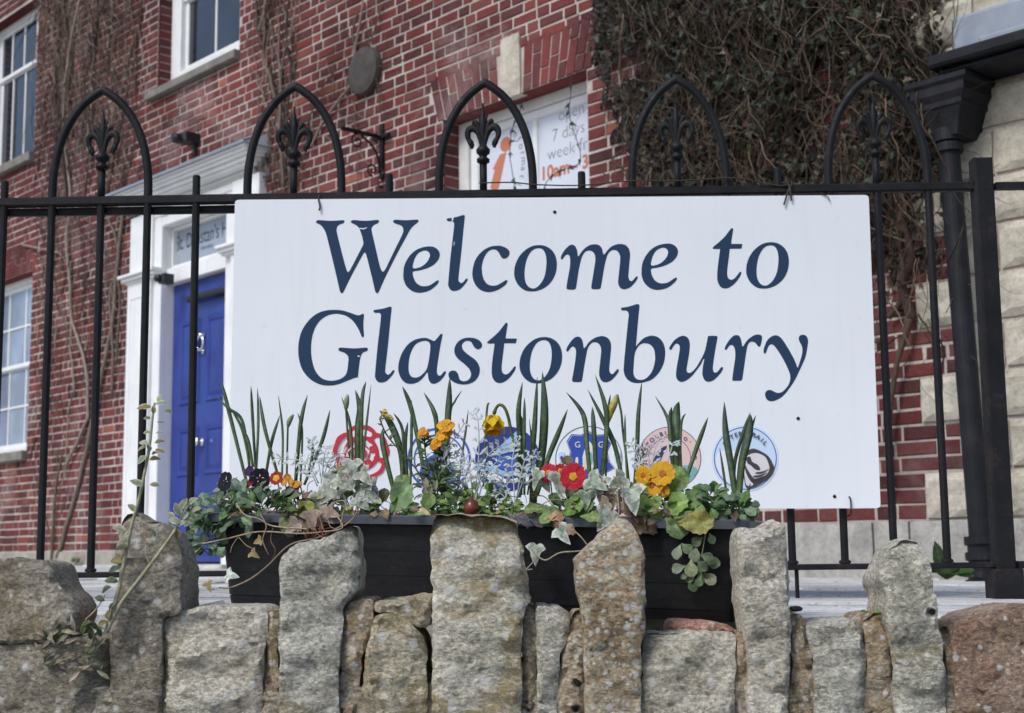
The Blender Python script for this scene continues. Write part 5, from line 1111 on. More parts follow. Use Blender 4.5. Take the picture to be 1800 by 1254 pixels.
for i, (r_, h) in enumerate(((.006, .006), (.008, .016), (.0095, .028), (.013, .038), (.015, .041))):
    for k in range(n): an = 2 * PI * k / n; rr = r_ * (1 + (.16 * (k % 2) if i > 2 else 0)); vs.append(c0 + (sx * math.cos(an) + sy * math.sin(an)) * rr + dn * h)
fs = [(i * n + k, i * n + (k + 1) % n, i * n + n + (k + 1) % n, i * n + n + k) for i in range(4) for k in range(n)]
cr.add(vs, fs, 0, (.68, .30, .012)); cr.build('corona', M['petal'], fo, True, True)
# ------------------------------------------------------------------ bedding plants
def mound(root, cx, cy, rx, ry, off0, off1, n, L, col, prof='spoon', asp=.7, name='foliage', wav=.03, spread=1.0, rim=None):
    """many small leaves filling a low dome"""
    s_ = Sub(root)
    for k in range(n):
        a_ = random.uniform(0, 2 * PI); r_ = random.random() ** .5; x, y = cx + rx * r_ * math.cos(a_), cy + ry * r_ * math.sin(a_)
        o_ = off0 + (off1 - off0) * random.random(); p_ = s_.p(x, y, o_)
        d_ = Vector((math.cos(a_) * spread + random.uniform(-.5, .5), random.uniform(-.9, .1), -math.sin(a_) * .5 + random.uniform(-.4, .7))); l_ = L * random.uniform(.65, 1.2)
        c_ = jit(col if not isinstance(col, list) else random.choice(col), .28)
        leaf(s_.mb, p_, d_, (random.uniform(-.4, .4), -.65, .8), l_, l_ * asp, prof, random.uniform(.1, .8), random.uniform(.1, .4), wav, c_, tuple(min(.9, v_ * 1.25) for v_ in c_) if not rim else rim, tuple(v_ * 1.5 for v_ in c_))
        if k % 3 == 0:
            q = p_ - d_.normalized() * l_ * .9 + Vector((0, .01, -l_ * .6)); s_.mb.tube([q, (p_ + q) / 2 + Vector((0, -.004, .003)), p_], .0011, 4, col=tuple(v_ * 1.1 for v_ in c_), cap=False)
    o = s_.done(name); o['kind'] = 'stuff'; return o
DK = (.055, .095, .045); GR = (.08, .14, .038); GY = (.13, .185, .11); LG = (.15, .23, .055)
def flower(root, px, py, off, R_, col, cen, n=5, face=(0, -1, .25), colb=None, cr=.28, notch=.12, mat='petal'):
    s_ = Sub(root); c_ = s_.p(px, py, off); f_ = Vector(face) + Vector((random.uniform(-.2, .2), 0, random.uniform(-.15, .15)))
    rosette(s_.mb, c_, f_, R_, n, col, cen, cr, notch, colb=colb); s_.mb.tube([c_ + Vector((0, .02, -.045)), c_ + Vector((0, .012, -.02)), c_ + Vector((0, .003, -.001))], .0014, 5, col=(.10, .13, .06), cap=False)
    return s_.done('flower', mat, True)
# left corner mound with dark pansies
r = plant('pansy', 'grey green leafy pansy with two blackish flowers spilling over the left end of the planter', 'pansy', 420, .06)
mound(r, 385, 905, 48, 30, -.03, .12, 95, .030, [DK, GY, GY], 'spoon', .72); mound(r, 455, 893, 62, 30, -.02, .12, 120, .030, [DK, GY, GR], 'spoon', .72); mound(r, 365, 940, 26, 30, -.03, .05, 50, .027, [DK, DK, GY], 'spoon', .75); mound(r, 425, 875, 40, 20, .04, .14, 50, .028, [GY, (.2, .25, .17)], 'spoon', .75)
for px_, py_, f_, cb in ((397, 848, (-.45, -1, .1), None), (457, 842, (.1, -1, .1), None)):
    flower(r, px_, py_, .04, .025, (.010, .006, .012), (.02, .008, .01), 5, f_, None, .2, .05)
s_ = Sub(r); leaf(s_.mb, s_.p(448, 838, .035), (-.6, -.2, .6), (0, -1, .2), .028, .024, 'prim', .2, .2, .05, (.055, .022, .09)); leaf(s_.mb, s_.p(446, 848, .034), (-.8, -.2, -.3), (0, -1, .2), .022, .016, 'prim', .2, .2, .05, (.22, .012, .02)); s_.done('petal', 'petal')
# red and orange primrose
r = plant('primrose', 'dark red primrose with yellow eyes between the pansy and the variegated ivy', 'primrose', 505, .05)
flower(r, 486, 841, .04, .0165, (.30, .012, .01), (.70, .42, .02), 6, (0, -1, .2), None, .42)
for px_, py_ in ((505, 840), (512, 848), (520, 852), (500, 848), (527, 853)): flower(r, px_, py_, .045 + random.uniform(-.01, .01), .0095, (.58, .25, .02), (.65, .4, .03), 5, (random.uniform(-.5, .5), -1, .3), (.45, .06, .015))
for px_, py_ in ((514, 862), (520, 870), (509, 868)): flower(r, px_, py_, .045, .010, (.10, .012, .012), (.2, .05, .02), 5, (.2, -1, .1))
mound(r, 520, 893, 38, 22, -.01, .12, 55, .036, [(.11, .12, .05), GR, (.12, .07, .05)], 'prim', .62, wav=.06)
# variegated ivy, left
WH, GV, TAN = (.58, .59, .53), (.30, .34, .27), (.36, .27, .19)
def ivy_leafs(root, spots, L, col, rim, name='leaf', face=(0, -1, .3), off=-.01):
    for x, y, *a_ in spots:
        s_ = Sub(root); l_ = L * (a_[0] if a_ else random.uniform(.85, 1.15)); an = math.radians(a_[1]) if len(a_) > 1 else random.uniform(-1.2, 1.2)
        d_ = Vector((math.sin(an), random.uniform(-.35, .05), -math.cos(an))); o_ = off + random.uniform(-.02, .02)
        ivy(s_.mb, s_.p(x, y, o_) - d_ * l_ * .45, d_, Vector(face) + Vector((random.uniform(-.5, .5), 0, random.uniform(-.3, .4))), l_, jit(col, .15), jit(rim, .08), random.uniform(.05, .35), random.uniform(.1, .4)); s_.done(name, 'varieg' if rim[0] > .5 else 'leaf')
r = plant('variegated_ivy', 'white variegated ivy with withered brown leaves hanging at the left of the planter', 'ivy', 600, .03)
ivy_leafs(r, [(585, 842), (604, 850), (622, 840), (640, 856), (652, 872), (612, 862), (628, 872), (594, 862), (642, 840), (566, 858), (655, 862), (618, 826), (574, 872), (600, 878), (560, 880), (636, 884)], .044, (.40, .42, .35), (.64, .64, .58), off=.0)
mound(r, 612, 880, 45, 16, .0, .1, 50, .03, [(.20, .21, .07), (.11, .13, .05), GV], 'oval', .7)
s_ = Sub(r); leaf(s_.mb, s_.p(580, 830, .02), (.9, -.1, .25), (0, -.6, .8), .052, .020, 'oval', .3, .3, .03, (.16, .19, .06)); s_.done('leaf')
s_ = Sub(r); leaf(s_.mb, s_.p(515, 905, -.015), (.8, -.2, .35), (0, -1, .5), .055, .035, 'prim', .3, .3, .08, (.24, .24, .05)); s_.done('leaf')
ivy_leafs(r, [(524, 920, 1.1, -20), (548, 916, 1.0, 10), (571, 908, 1.0, 60), (512, 928, .9, -50), (585, 903, .8, 70), (538, 925, .8, 0), (560, 918, .8, 25)], .042, (.30, .22, .165), (.42, .34, .28), off=-.03)
st = Sub(r)
for pts, rr, cc in (([(588, 902), (602, 928), (560, 936), (520, 938), (455, 935), (400, 947), (345, 958)], .0016, TAN), ([(600, 925), (560, 945), (510, 958), (470, 995), (440, 1018), (405, 1033), (385, 1033)], .0018, (.27, .21, .15)), ([(605, 895), (600, 925), (620, 912), (632, 890)], .0013, (.36, .27, .14)), ([(415, 885), (430, 905), (455, 912), (480, 925), (540, 930)], .0014, (.38, .34, .2)), ([(458, 905), (468, 925), (462, 950), (472, 975)], .0013, TAN), ([(548, 905), (556, 935), (566, 945)], .001, (.35, .12, .08)), ([(560, 900), (566, 925), (574, 940)], .001, (.36, .2, .14)), ([(575, 905), (580, 925), (590, 930)], .001, (.35, .25, .18)), ([(530, 918), (536, 940), (545, 955)], .001, (.2, .1, .07)), ([(418, 945), (408, 960), (405, 972)], .0008, TAN), ([(420, 945), (432, 958), (443, 964)], .0008, TAN), ([(480, 928), (476, 950), (484, 968), (478, 985)], .001, (.16, .1, .07))):
    st.mb.tube(catmull([st.p(x, y, -.035 + random.uniform(-.008, .008)) for x, y in pts], 6), rr, 6, col=cc)
for k in range(26):
    x, y = random.uniform(540, 600), random.uniform(925, 945); q = st.p(x, y, -.035); st.mb.tube([q, q + Vector((random.uniform(-.02, .02), random.uniform(-.01, .01), random.uniform(-.012, .008))), q + Vector((random.uniform(-.035, .035), 0, random.uniform(-.02, .012)))], .0009, 4, col=jit((.20, .09, .065), .4))
st.done('stem', 'bark')
ivy_leafs(r, [(408, 1012, .75, 80)], .04, (.62, .64, .56), (.66, .67, .6), off=-.04); ivy_leafs(r, [(447, 975, .6, 60), (452, 952, .6, -70), (367, 1032, .65, 30)], .038, (.30, .22, .08), (.34, .26, .12), off=-.04)
# dusty millers: silver lace leaves
def lace(root, stems, off):
    for pts in stems:
        s_ = Sub(root); q = catmull([s_.p(x, y, off + random.uniform(-.02, .02)) for x, y in pts], 5); n = len(q); sv = jit((.46, .50, .50), .14)
        s_.mb.tube(q, [.0016 - .0008 * k / n for k in range(n)], 5, col=sv)
        for k in range(max(2, n // 3), n, 2):
            t_ = k / (n - 1); tg = (q[k] - q[k - 1]).normalized(); l_ = .023 * (1.1 - .5 * t_)
            for sd_ in (-1, 1):
                d_ = (tg * .7 + tg.cross(Vector((0, -1, .2))).normalized() * sd_ * .9 + Vector((0, random.uniform(-.4, .4), 0))).normalized()
                leaf(s_.mb, q[k], d_, (0, -1, .4), l_, l_ * .29, 'lance', .3, .2, .04, jit(sv, .15))
                for e_ in (.4, .7): leaf(s_.mb, q[k] + d_ * l_ * e_, d_ + tg * random.choice((-.9, .9)), (0, -1, .4), l_ * .45, l_ * .24, 'oval', .2, .2, .03, jit(sv, .08))
        s_.done('lace_leaf', 'felt')
r = plant('dusty_miller', 'silver lace leaved dusty miller behind the red primrose at the left', 'dusty miller', 560, .08); lace(r, [[(560, 850), (540, 815), (515, 808), (484, 806)], [(565, 850), (560, 815), (552, 790), (548, 774)], [(570, 850), (575, 815), (590, 800), (610, 796)], [(558, 855), (545, 830), (525, 824)], [(572, 850), (580, 825), (598, 815)], [(566, 850), (570, 800), (578, 784)]], .06)
r = plant('dusty_miller', 'silver lace leaved dusty miller in the middle between wallflower and nodding daffodil', 'dusty miller', 830, .07); lace(r, [[(835, 885), (838, 840), (842, 790), (840, 740), (832, 722)], [(830, 885), (820, 850), (808, 820), (798, 800)], [(832, 885), (828, 845), (822, 812), (806, 795)], [(838, 880), (850, 850), (862, 825), (880, 805)], [(836, 880), (850, 815), (870, 790), (895, 780), (912, 776)], [(828, 880), (812, 862), (800, 845)], [(825, 880), (795, 835), (780, 800), (800, 770), (818, 742)], [(834, 885), (845, 860), (840, 835), (850, 815)]], .06)
r = plant('dusty_miller', 'silver lace leaved dusty miller over the navy emblem, left of the red primroses', 'dusty miller', 905, .06); lace(r, [[(905, 890), (903, 850), (900, 815), (905, 785)], [(903, 888), (890, 855), (872, 838), (862, 842)], [(906, 885), (915, 840), (925, 805), (945, 800)], [(905, 890), (918, 850), (930, 825), (938, 818)], [(900, 888), (880, 868), (860, 862)]], .04)
r = plant('dusty_miller', 'small silver dusty miller sprig between the shield and pink emblems', 'dusty miller', 1135, .10); lace(r, [[(1135, 870), (1128, 830), (1118, 800), (1110, 780)], [(1138, 870), (1145, 830), (1150, 795), (1160, 770)], [(1136, 870), (1140, 840), (1128, 810), (1135, 785)], [(1140, 870), (1160, 860), (1180, 790), (1184, 778)]], .10)
# big primrose leaf and olive leaf
r = plant('primrose', 'flowerless primrose with one large pale green crinkled leaf beside an olive leaf', 'primrose', 695, .05)
def bigleaf(root, px, py, off, d_, n_, L, Wd, col, rim=None, prof='prim', curl=.35, wav=.05, vein=None):
    s_ = Sub(root); leaf(s_.mb, s_.p(px, py, off), d_, n_, L, Wd, prof, curl, .22, wav, col, rim, vein or tuple(min(.9, v_ * 1.7) for v_ in col)); return s_.done('leaf')
bigleaf(r, 688, 902, .0, (.55, -.3, .75), (.1, -1, .35), .075, .056, (.15, .235, .10)); bigleaf(r, 722, 900, .01, (.75, -.4, -.1), (0, -.9, .5), .05, .042, (.14, .24, .08)); bigleaf(r, 662, 892, .03, (.5, -.2, .8), (-.2, -1, .2), .045, .034, (.075, .075, .022)); bigleaf(r, 700, 872, .06, (.2, .1, .9), (0, -1, .1), .05, .04, (.12, .17, .05))
bigleaf(r, 745, 900, .0, (.3, -.3, .5), (0, -1, .5), .045, .035, (.13, .2, .06)); mound(r, 690, 896, 36, 10, .0, .08, 26, .028, [GR, LG], 'prim', .7)
s_ = Sub(r); leaf(s_.mb, s_.p(733, 897, -.012), (.9, -.2, -.15), (0, -.8, .6), .032, .014, 'oval', .4, .4, .04, (.50, .40, .22)); s_.done('dead_leaf')
# wallflower
r = plant('wallflower', 'bushy green wallflower with yellow and orange flower heads in front of the blue ring emblem', 'wallflower', 775, .07)
s_ = Sub(r)
for pts in ([(775, 890), (778, 850), (772, 800), (778, 770)], [(765, 885), (755, 840), (748, 800), (746, 770)], [(780, 885), (785, 840), (782, 800)], [(760, 880), (735, 830), (705, 795), (680, 765), (668, 738)], [(770, 885), (768, 830), (770, 795)]):
    q = catmull([s_.p(x, y, .06) for x, y in pts], 6); s_.mb.tube(q, .0017, 6, col=(.07, .085, .045))
    for k in range(3, len(q), 1):
        for _ in range(3 if pts[0][0] != 760 else 1): l_ = random.uniform(.014, .028); leaf(s_.mb, q[k], (random.uniform(-1, 1), random.uniform(-.7, .5), random.uniform(-.2, .9)), (random.uniform(-.3, .3), -.7, .7), l_, l_ * .3, 'lance', .4, .3, .02, jit(random.choice(((.06, .11, .035), (.09, .14, .05), (.045, .075, .03))), .25))
s_.done('foliage')['kind'] = 'stuff'
mound(r, 768, 850, 32, 34, .02, .11, 100, .024, [(.05, .09, .03), (.08, .12, .05), (.04, .06, .03)], 'lance', .36)
def head(root, spots, col, col2):
    for x, y, R_, n in spots:
        s_ = Sub(root)
        for k in range(n):
            a_, q = random.uniform(0, 6.28), random.random() ** .5; rosette(s_.mb, s_.p(x + R_ * q * math.cos(a_), y + R_ * .85 * q * math.sin(a_), .03 + .02 * q), (math.cos(a_) * q * .7, -1, .5 - math.sin(a_) * q * .5), .0085, 4, jit(random.choice((col, col2)), .15), (.5, .25, .02), .22, .1, .3)
        s_.done('flower_head', 'petal')
head(r, [(783, 752, 13, 15), (776, 770, 10, 9), (768, 778, 7, 6)], (.68, .42, .012), (.72, .34, .012)); head(r, [(744, 762, 7.5, 7)], (.62, .24, .01), (.6, .32, .02)); head(r, [(763, 787, 4, 3)], (.55, .22, .01), (.6, .3, .02))
s_ = Sub(r)
for x, y in ((752, 858), (758, 870), (765, 862), (748, 872)): leaf(s_.mb, s_.p(x, y, .02), (random.uniform(-.3, .3), -.3, 1), (0, -1, .2), .022, .012, 'oval', .3, .6, .02, jit((.32, .28, .2), .2))
s_.done('dead_leaf')
# small creeping green in the middle, with bulb
r = plant('creeping_jenny', 'low mat of small bright green leaves behind the broad lichened slab', 'bedding plant', 830, .05)
mound(r, 800, 888, 42, 18, -.005, .12, 130, .019, [LG, GR, (.10, .16, .05)], 'oval', .72); mound(r, 870, 895, 42, 14, -.005, .1, 120, .018, [LG, GR], 'oval', .72); mound(r, 845, 872, 40, 12, .04, .12, 70, .018, [GR, LG], 'oval', .7)
o = PF.empty('bulb', 'shiny red brown bulb lying on the planter rim behind the broad slab', 'bulb', None, P(829, 893, -.0)); mb = MB(); mb.lathe([(.0, -.018), (.009, -.016), (.0155, -.006), (.016, .003), (.012, .012), (.005, .018), (.002, .023), (.0, .024)], (0, 0, 0), 16)
M['bulb'] = plain('bulb_skin', (.13, .025, .014), .28, .35, 30, .1); mb.build('skin', M['bulb'], o, True)
mb = MB(); mb.tube([(0, 0, .022), (.003, 0, .028), (.006, 0, .03)], [.002, .0015, .001], 6); mb.build('tip', M['oldwood'], o)
# red primroses with white ivy
r = plant('primrose', 'bright red primrose with two yellow eyed flowers in the middle of the planter', 'primrose', 990, .05)
flower(r, 1008, 838, -.015, .029, (.50, .012, .03), (.68, .38, .02), 6, (0, -1, .15), (.55, .02, .05), .26); flower(r, 965, 832, .0, .021, (.48, .012, .045), (.6, .3, .02), 6, (-.2, -1, .2)); flower(r, 985, 828, .04, .016, (.42, .01, .035), (.6, .3, .02), 6, (.2, -1, .3))
bigleaf(r, 1000, 880, .05, (.1, .2, .9), (0, -1, .2), .06, .045, (.05, .085, .025)); bigleaf(r, 995, 905, -.005, (-.8, -.3, .15), (0, -.7, .7), .05, .036, (.10, .17, .045)); bigleaf(r, 990, 905, -.005, (.7, -.4, .5), (-.3, -1, .4), .055, .046, (.13, .21, .05)); bigleaf(r, 1012, 905, .0, (.5, -.3, .45), (0, -1, .4), .05, .04, (.11, .19, .05)); bigleaf(r, 965, 900, .0, (-.6, -.3, .2), (0, -.6, .8), .05, .032, (.14, .2, .06)); bigleaf(r, 1020, 893, .02, (.4, -.2, .8), (.3, -1, .2), .05, .038, (.08, .13, .035)); bigleaf(r, 985, 905, -.02, (-.9, -.3, -.12), (0, -.7, .7), .045, .03, (.17, .24, .07))
mound(r, 990, 897, 45, 12, .0, .1, 40, .03, [GR, LG, DK], 'prim', .7, wav=.06); bigleaf(r, 1005, 822, .06, (-.3, 0, .5), (0, -.7, .7), .03, .026, (.10, .09, .035))
for x, y, c_, an in ((905, 905, (.13, .11, .11), 1), (925, 908, (.16, .14, .14), .2), (893, 905, (.22, .17, .15), -.6)):
    s_ = Sub(r); leaf(s_.mb, s_.p(x, y, -.01), (math.cos(an), -.2, -.25), (0, -.7, .7), .042, .028, 'prim', .5, .3, .09, c_); s_.done('dead_leaf')
for x, y, d_, c_ in ((962, 910, (.7, -.3, .15), (.42, .25, .14)), (972, 918, (.8, -.3, -.3), (.36, .21, .12)), (985, 925, (.5, -.3, -.1), (.40, .28, .19))):
    s_ = Sub(r); leaf(s_.mb, s_.p(x, y, -.025), d_, (0, -.8, .6), .034, .026, 'prim', .8, .4, .12, c_); s_.done('dead_leaf')
r = plant('variegated_ivy', 'white edged ivy around the red primroses, one strand trailing across the black trough', 'ivy', 1050, .0)
ivy_leafs(r, [(940, 842, 1.0, -30), (958, 850, .9, 20), (985, 853, 1.25, 5), (1038, 870, 1.1, -25), (1050, 850, 1.1, 60), (1060, 845, 1.0, 100), (1085, 848, 1.0, -60), (1030, 880, .9, 0)], .042, (.34, .38, .30), (.64, .65, .58), off=-.015)
ivy_leafs(r, [(1112, 880, 1.3, 15), (1062, 915, 1.15, -35), (940, 975, .95, -10), (990, 942, .95, 35)], .044, (.50, .53, .46), (.70, .71, .65), off=-.045)
ivy_leafs(r, [(1062, 875, .9, 10), (1075, 885, .9, -20), (1088, 868, .9, 30), (1058, 890, .8, -60), (1100, 895, .8, 20), (1070, 868, 1.0, 70), (1090, 890, .7, -10)], .042, (.20, .15, .10), (.30, .24, .17), off=-.01)
bigleaf(r, 1020, 908, -.03, (.9, -.2, -.02), (0, -.8, .6), .055, .03, (.16, .22, .07)); bigleaf(r, 1090, 850, .0, (.5, -.1, -.4), (0, -1, .2), .05, .045, (.13, .16, .045)); bigleaf(r, 1108, 895, .01, (.6, -.3, .3), (0, -1, .5), .045, .04, (.13, .22, .045)); bigleaf(r, 1130, 895, .0, (.5, -.3, .2), (0, -1, .5), .045, .04, (.15, .25, .05))
st = Sub(r)
for pts, rr, cc in (([(1085, 868), (1088, 900), (1080, 925), (1050, 955), (1025, 968), (985, 972), (960, 985), (945, 978)], .0016, (.33, .29, .22)), ([(1006, 930), (1022, 945), (1032, 958)], .0012, TAN), ([(940, 985), (926, 1000), (918, 1003), (936, 1001)], .0013, (.36, .32, .25)), ([(1092, 862), (1086, 845), (1078, 838)], .0013, (.3, .2, .13)), ([(1088, 860), (1090, 905)], .0018, (.10, .06, .045)), ([(1094, 858), (1096, 900)], .0012, (.34, .25, .2)), ([(985, 870), (1000, 880), (1025, 893)], .0011, (.2, .2, .1))):
    st.mb.tube(catmull([st.p(x, y, -.05) for x, y in pts], 6), rr, 6, col=cc)
st.done('stem', 'bark')
s_ = Sub(r); leaf(s_.mb, s_.p(912, 988, -.06), (-.4, -.2, -.9), (0, -1, .2), .024, .013, 'oval', .4, .3, .03, (.20, .075, .04)); s_.done('dead_leaf')
# yellow primroses and the big leaves at the right
r = plant('primrose', 'golden yellow primrose with orange eyes and a broad upright green leaf at the right', 'primrose', 1165, .05)
for x, y, R_, f_ in ((1131, 836, .021, (-.5, -1, .2)), (1164, 833, .027, (.2, -1, .35)), (1147, 853, .024, (0, -1, .1)), (1166, 864, .014, (.2, -1, 0)), (1143, 838, .015, (0, -1, .5))): flower(r, x, y, .01, R_, (.70, .36, .012), (.52, .14, .01), 6, f_, (.72, .45, .03), .24)
bigleaf(r, 1175, 882, .03, (.28, -.1, .95), (-.1, -1, .2), .075, .064, (.11, .18, .04), wav=.06); bigleaf(r, 1165, 900, .0, (.7, -.4, .35), (0, -1, .5), .06, .05, (.17, .26, .06)); bigleaf(r, 1190, 900, .0, (.8, -.4, .0), (0, -.9, .5), .06, .05, (.14, .23, .06)); bigleaf(r, 1150, 900, .0, (-.6, -.4, .35), (0, -1, .5), .05, .045, (.14, .24, .05)); bigleaf(r, 1135, 890, .01, (-.3, -.3, .6), (0, -1, .4), .045, .04, (.15, .26, .055)); bigleaf(r, 1200, 895, .01, (.6, -.3, .5), (0, -1, .5), .05, .042, (.10, .17, .05)); bigleaf(r, 1172, 910, -.01, (.6, -.4, -.5), (.1, -1, .4), .055, .046, (.12, .19, .075)); bigleaf(r, 1185, 905, -.02, (.75, -.4, -.3), (0, -1, .4), .05, .04, (.13, .2, .06))
mound(r, 1165, 895, 40, 14, .0, .1, 44, .03, [GR, LG, DK], 'prim', .7, wav=.06)
s_ = Sub(r); leaf(s_.mb, s_.p(1188, 918, -.04), (.95, -.2, -.02), (.0, -1, .25), .075, .046, 'prim', .2, .2, .07, (.24, .23, .05), (.42, .24, .10), (.3, .3, .1)); s_.done('leaf')['label'] = 'large yellowing leaf browned at the edge'
for x, y, d_, c_ in ((1108, 902, (.9, -.2, -.3), (.13, .085, .05)), (1125, 912, (.6, -.3, -.5), (.10, .065, .04)), (1135, 905, (-.4, -.3, -.7), (.15, .10, .065))):
    s_ = Sub(r); leaf(s_.mb, s_.p(x, y, -.015), d_, (0, -.9, .5), .042, .032, 'prim', .6, .4, .12, c_); s_.done('dead_leaf')
r = plant('pansy', 'flowerless small leaved pansy with a sprig hanging down the trough near its right end', 'pansy', 1250, .04)
mound(r, 1250, 885, 32, 20, -.01, .12, 95, .027, [DK, GR, GY], 'spoon', .78); mound(r, 1292, 898, 26, 14, .0, .12, 60, .026, [DK, GY, GR], 'spoon', .78); mound(r, 1228, 890, 16, 12, .0, .06, 20, .03, [GR, LG], 'spoon', .8)
st = Sub(r); q = catmull([st.p(x, y, -.035) for x, y in ((1243, 925), (1238, 950), (1232, 985), (1222, 1005), (1218, 1030))], 5); st.mb.tube(q, .0013, 6, col=(.2, .22, .11))
for x, y, an, l_ in ((1192, 968, -.4, .030), (1205, 962, .9, .028), (1222, 972, -.2, .03), (1240, 978, 1.2, .026), (1195, 998, -1.3, .028), (1215, 996, .0, .034), (1232, 992, .8, .028), (1250, 990, 1.6, .03), (1214, 1012, -.5, .026), (1232, 1012, .5, .026), (1245, 1015, .9, .03), (1218, 1025, .1, .028), (1228, 950, -1, .026), (1250, 945, .4, .022), (1230, 1020, -.3, .022), (1205, 1012, -1.2, .018)):
    d_ = Vector((math.sin(an), -.3, -math.cos(an))); leaf(st.mb, st.p(x, y, -.04 + random.uniform(-.012, .008)) - d_ * l_ * .4, d_, (random.uniform(-.3, .3), -1, .3), l_, l_ * .8, 'spoon', .3, .25, .04, jit(random.choice(((.07, .11, .05), (.10, .15, .07), (.22, .26, .15))), .2))
st.done('hanging_sprig')
r = plant('dry_stalks', 'dry straw coloured stalks and runners straggling among the flowers and over the rim', 'dry plant', 900, .05)
for k in range(70):
    x = random.choice((random.uniform(370, 700), random.uniform(740, 1280))); y = random.uniform(870, 915); s_ = Sub(r) if k == 0 else s_
    p_ = s_.p(x, y, random.uniform(-.02, .1)); d_ = Vector((random.uniform(-1, 1), random.uniform(-.5, .3), random.uniform(-.5, .8))).normalized(); L_ = random.uniform(.025, .07)
    q = catmull([p_, p_ + d_ * L_ * .5 + Vector((random.uniform(-.01, .01), 0, .006)), p_ + d_ * L_ + Vector((0, 0, -.012))], 4); s_.mb.tube(q, random.uniform(.0006, .0012), 4, col=jit(random.choice(((.36, .29, .17), (.24, .16, .10), (.42, .38, .26), (.16, .2, .09))), .25), cap=False)
for k in range(34):
    x, y = random.uniform(380, 1300), random.uniform(893, 916); c_ = jit(random.choice(((.14, .09, .06), (.26, .17, .10), (.09, .06, .04), (.30, .24, .10))), .3); leaf(s_.mb, s_.p(x, y, random.uniform(-.03, .02)), (random.uniform(-1, 1), -.4, random.uniform(-.6, .3)), (0, -.8, .6), random.uniform(.014, .03), random.uniform(.008, .017), 'oval', .6, .4, .12, c_)
s_.done('stalks')['kind'] = 'stuff'
# debris over the soil
s_ = MB()
for k in range(200):
    x, y = random.uniform(.03, LP - .03), random.uniform(.02, DP - .02); c_ = jit(random.choice(((.10, .06, .035), (.06, .035, .022), (.2, .13, .07), (.07, .10, .035))), .3); leaf(s_, (x, y, top(x) - .012), (random.uniform(-1, 1), random.uniform(-1, 1), random.uniform(0, .5)), (0, -.3, 1), random.uniform(.012, .03), random.uniform(.007, .016), 'oval', .4, .3, .1, c_)
lo = s_.build('leaf_litter', M['leaf'], None, True, True); lo.location = PF.o; lo.rotation_euler = (0, 0, PF.rz); lo['kind'] = 'stuff'
# ------------------------------------------------------------------ euonymus climbing over the left stone
Wq = WF.un; base = Wq(190, 1110, -.03); EU = WF.empty('euonymus', 'pale stemmed variegated euonymus growing out of the wall at the left', 'shrub', None, base)
def eu(px, py, o): return Wq(px, py, o) - base
for pts in ([(186, 1112), (205, 1050), (216, 1000), (230, 930), (246, 870), (262, 790), (268, 735), (272, 708)], [(188, 1110), (212, 1062), (250, 1012), (285, 965), (306, 935), (322, 905), (330, 890)], [(150, 1090), (170, 1070), (185, 1045)]):
    mb = MB(); q = catmull([eu(x, y, -.03) for x, y in pts], 6); n = len(q); mb.tube(q, [.0042 - .0022 * k / n for k in range(n)] if len(pts) > 4 else .0014, 8, col=(.36, .34, .22)); mb.build('stem', M['bark'], EU, True, True)
EL = [(252, 715, -85, 1.15), (285, 708, 75, 1.0), (280, 700, 20, .8), (296, 722, 100, .7), (270, 720, 0, .7), (258, 735, -80, .6), (283, 742, 85, .6), (258, 760, -85, .6), (280, 760, 80, .6), (252, 778, -70, .9), (280, 776, 70, .8), (248, 788, -110, .7), (262, 786, -20, .7), (281, 792, 100, .8), (248, 808, -120, 1.0), (272, 806, 80, .9), (272, 796, 60, .6), (240, 848, -55, 1.1), (272, 852, 92, .8), (232, 892, -35, .9), (208, 928, -60, 1.1), (222, 940, -120, .8), (212, 962, -95, 1.1), (206, 985, -80, 1.1), (200, 1000, -100, 1.0), (195, 1020, -75, 1.1), (185, 1036, -110, 1.0), (175, 1052, -60, .9), (312, 895, -20, 1.1), (322, 885, 20, 1.0), (338, 880, 50, .9), (345, 900, 100, .9), (306, 915, -60, 1.0), (318, 920, -110, .9), (335, 915, 110, .8), (345, 895, 60, .8), (310, 940, 160, .9), (300, 905, -50, .8), (325, 905, 30, .8), (150, 1095, -90, .9), (165, 1100, 120, .9), (145, 1108, -150, 1.0), (180, 1095, 60, .8), (190, 1080, 0, .8), (160, 1115, 180, .9), (175, 1112, 150, .8), (195, 1065, 20, .7), (270, 935, -20, .8), (262, 950, -60, .7)]
for x, y, an, k_ in EL:
    mb = MB(); an = math.radians(an); l_ = .023 * k_; d_ = Vector((math.sin(an), random.uniform(-.3, .2), math.cos(an))); v_ = y < 960; c_ = jit((.24, .26, .16) if v_ else (.05, .075, .03), .2)
    if random.random() < .18: c_ = jit((.22, .17, .05), .2)
    leaf(mb, eu(x, y, -.035 + random.uniform(-.012, .01)) - d_ * l_ * .5, d_, (random.uniform(-.5, .5), -.8, .6), l_, l_ * .6, 'oval', .4, .35, .03, c_, jit((.52, .52, .40), .12) if v_ else jit((.17, .19, .10), .15)); mb.build('leaf', M['leaf'], EU, True, True)
mb = MB(); mb.tube(catmull([eu(x, y, -.04) for x, y in ((258, 958), (256, 975), (264, 990), (278, 992))], 5), .001, 5, col=(.4, .38, .26)); mb.build('tendril', M['bark'], EU, True, True)
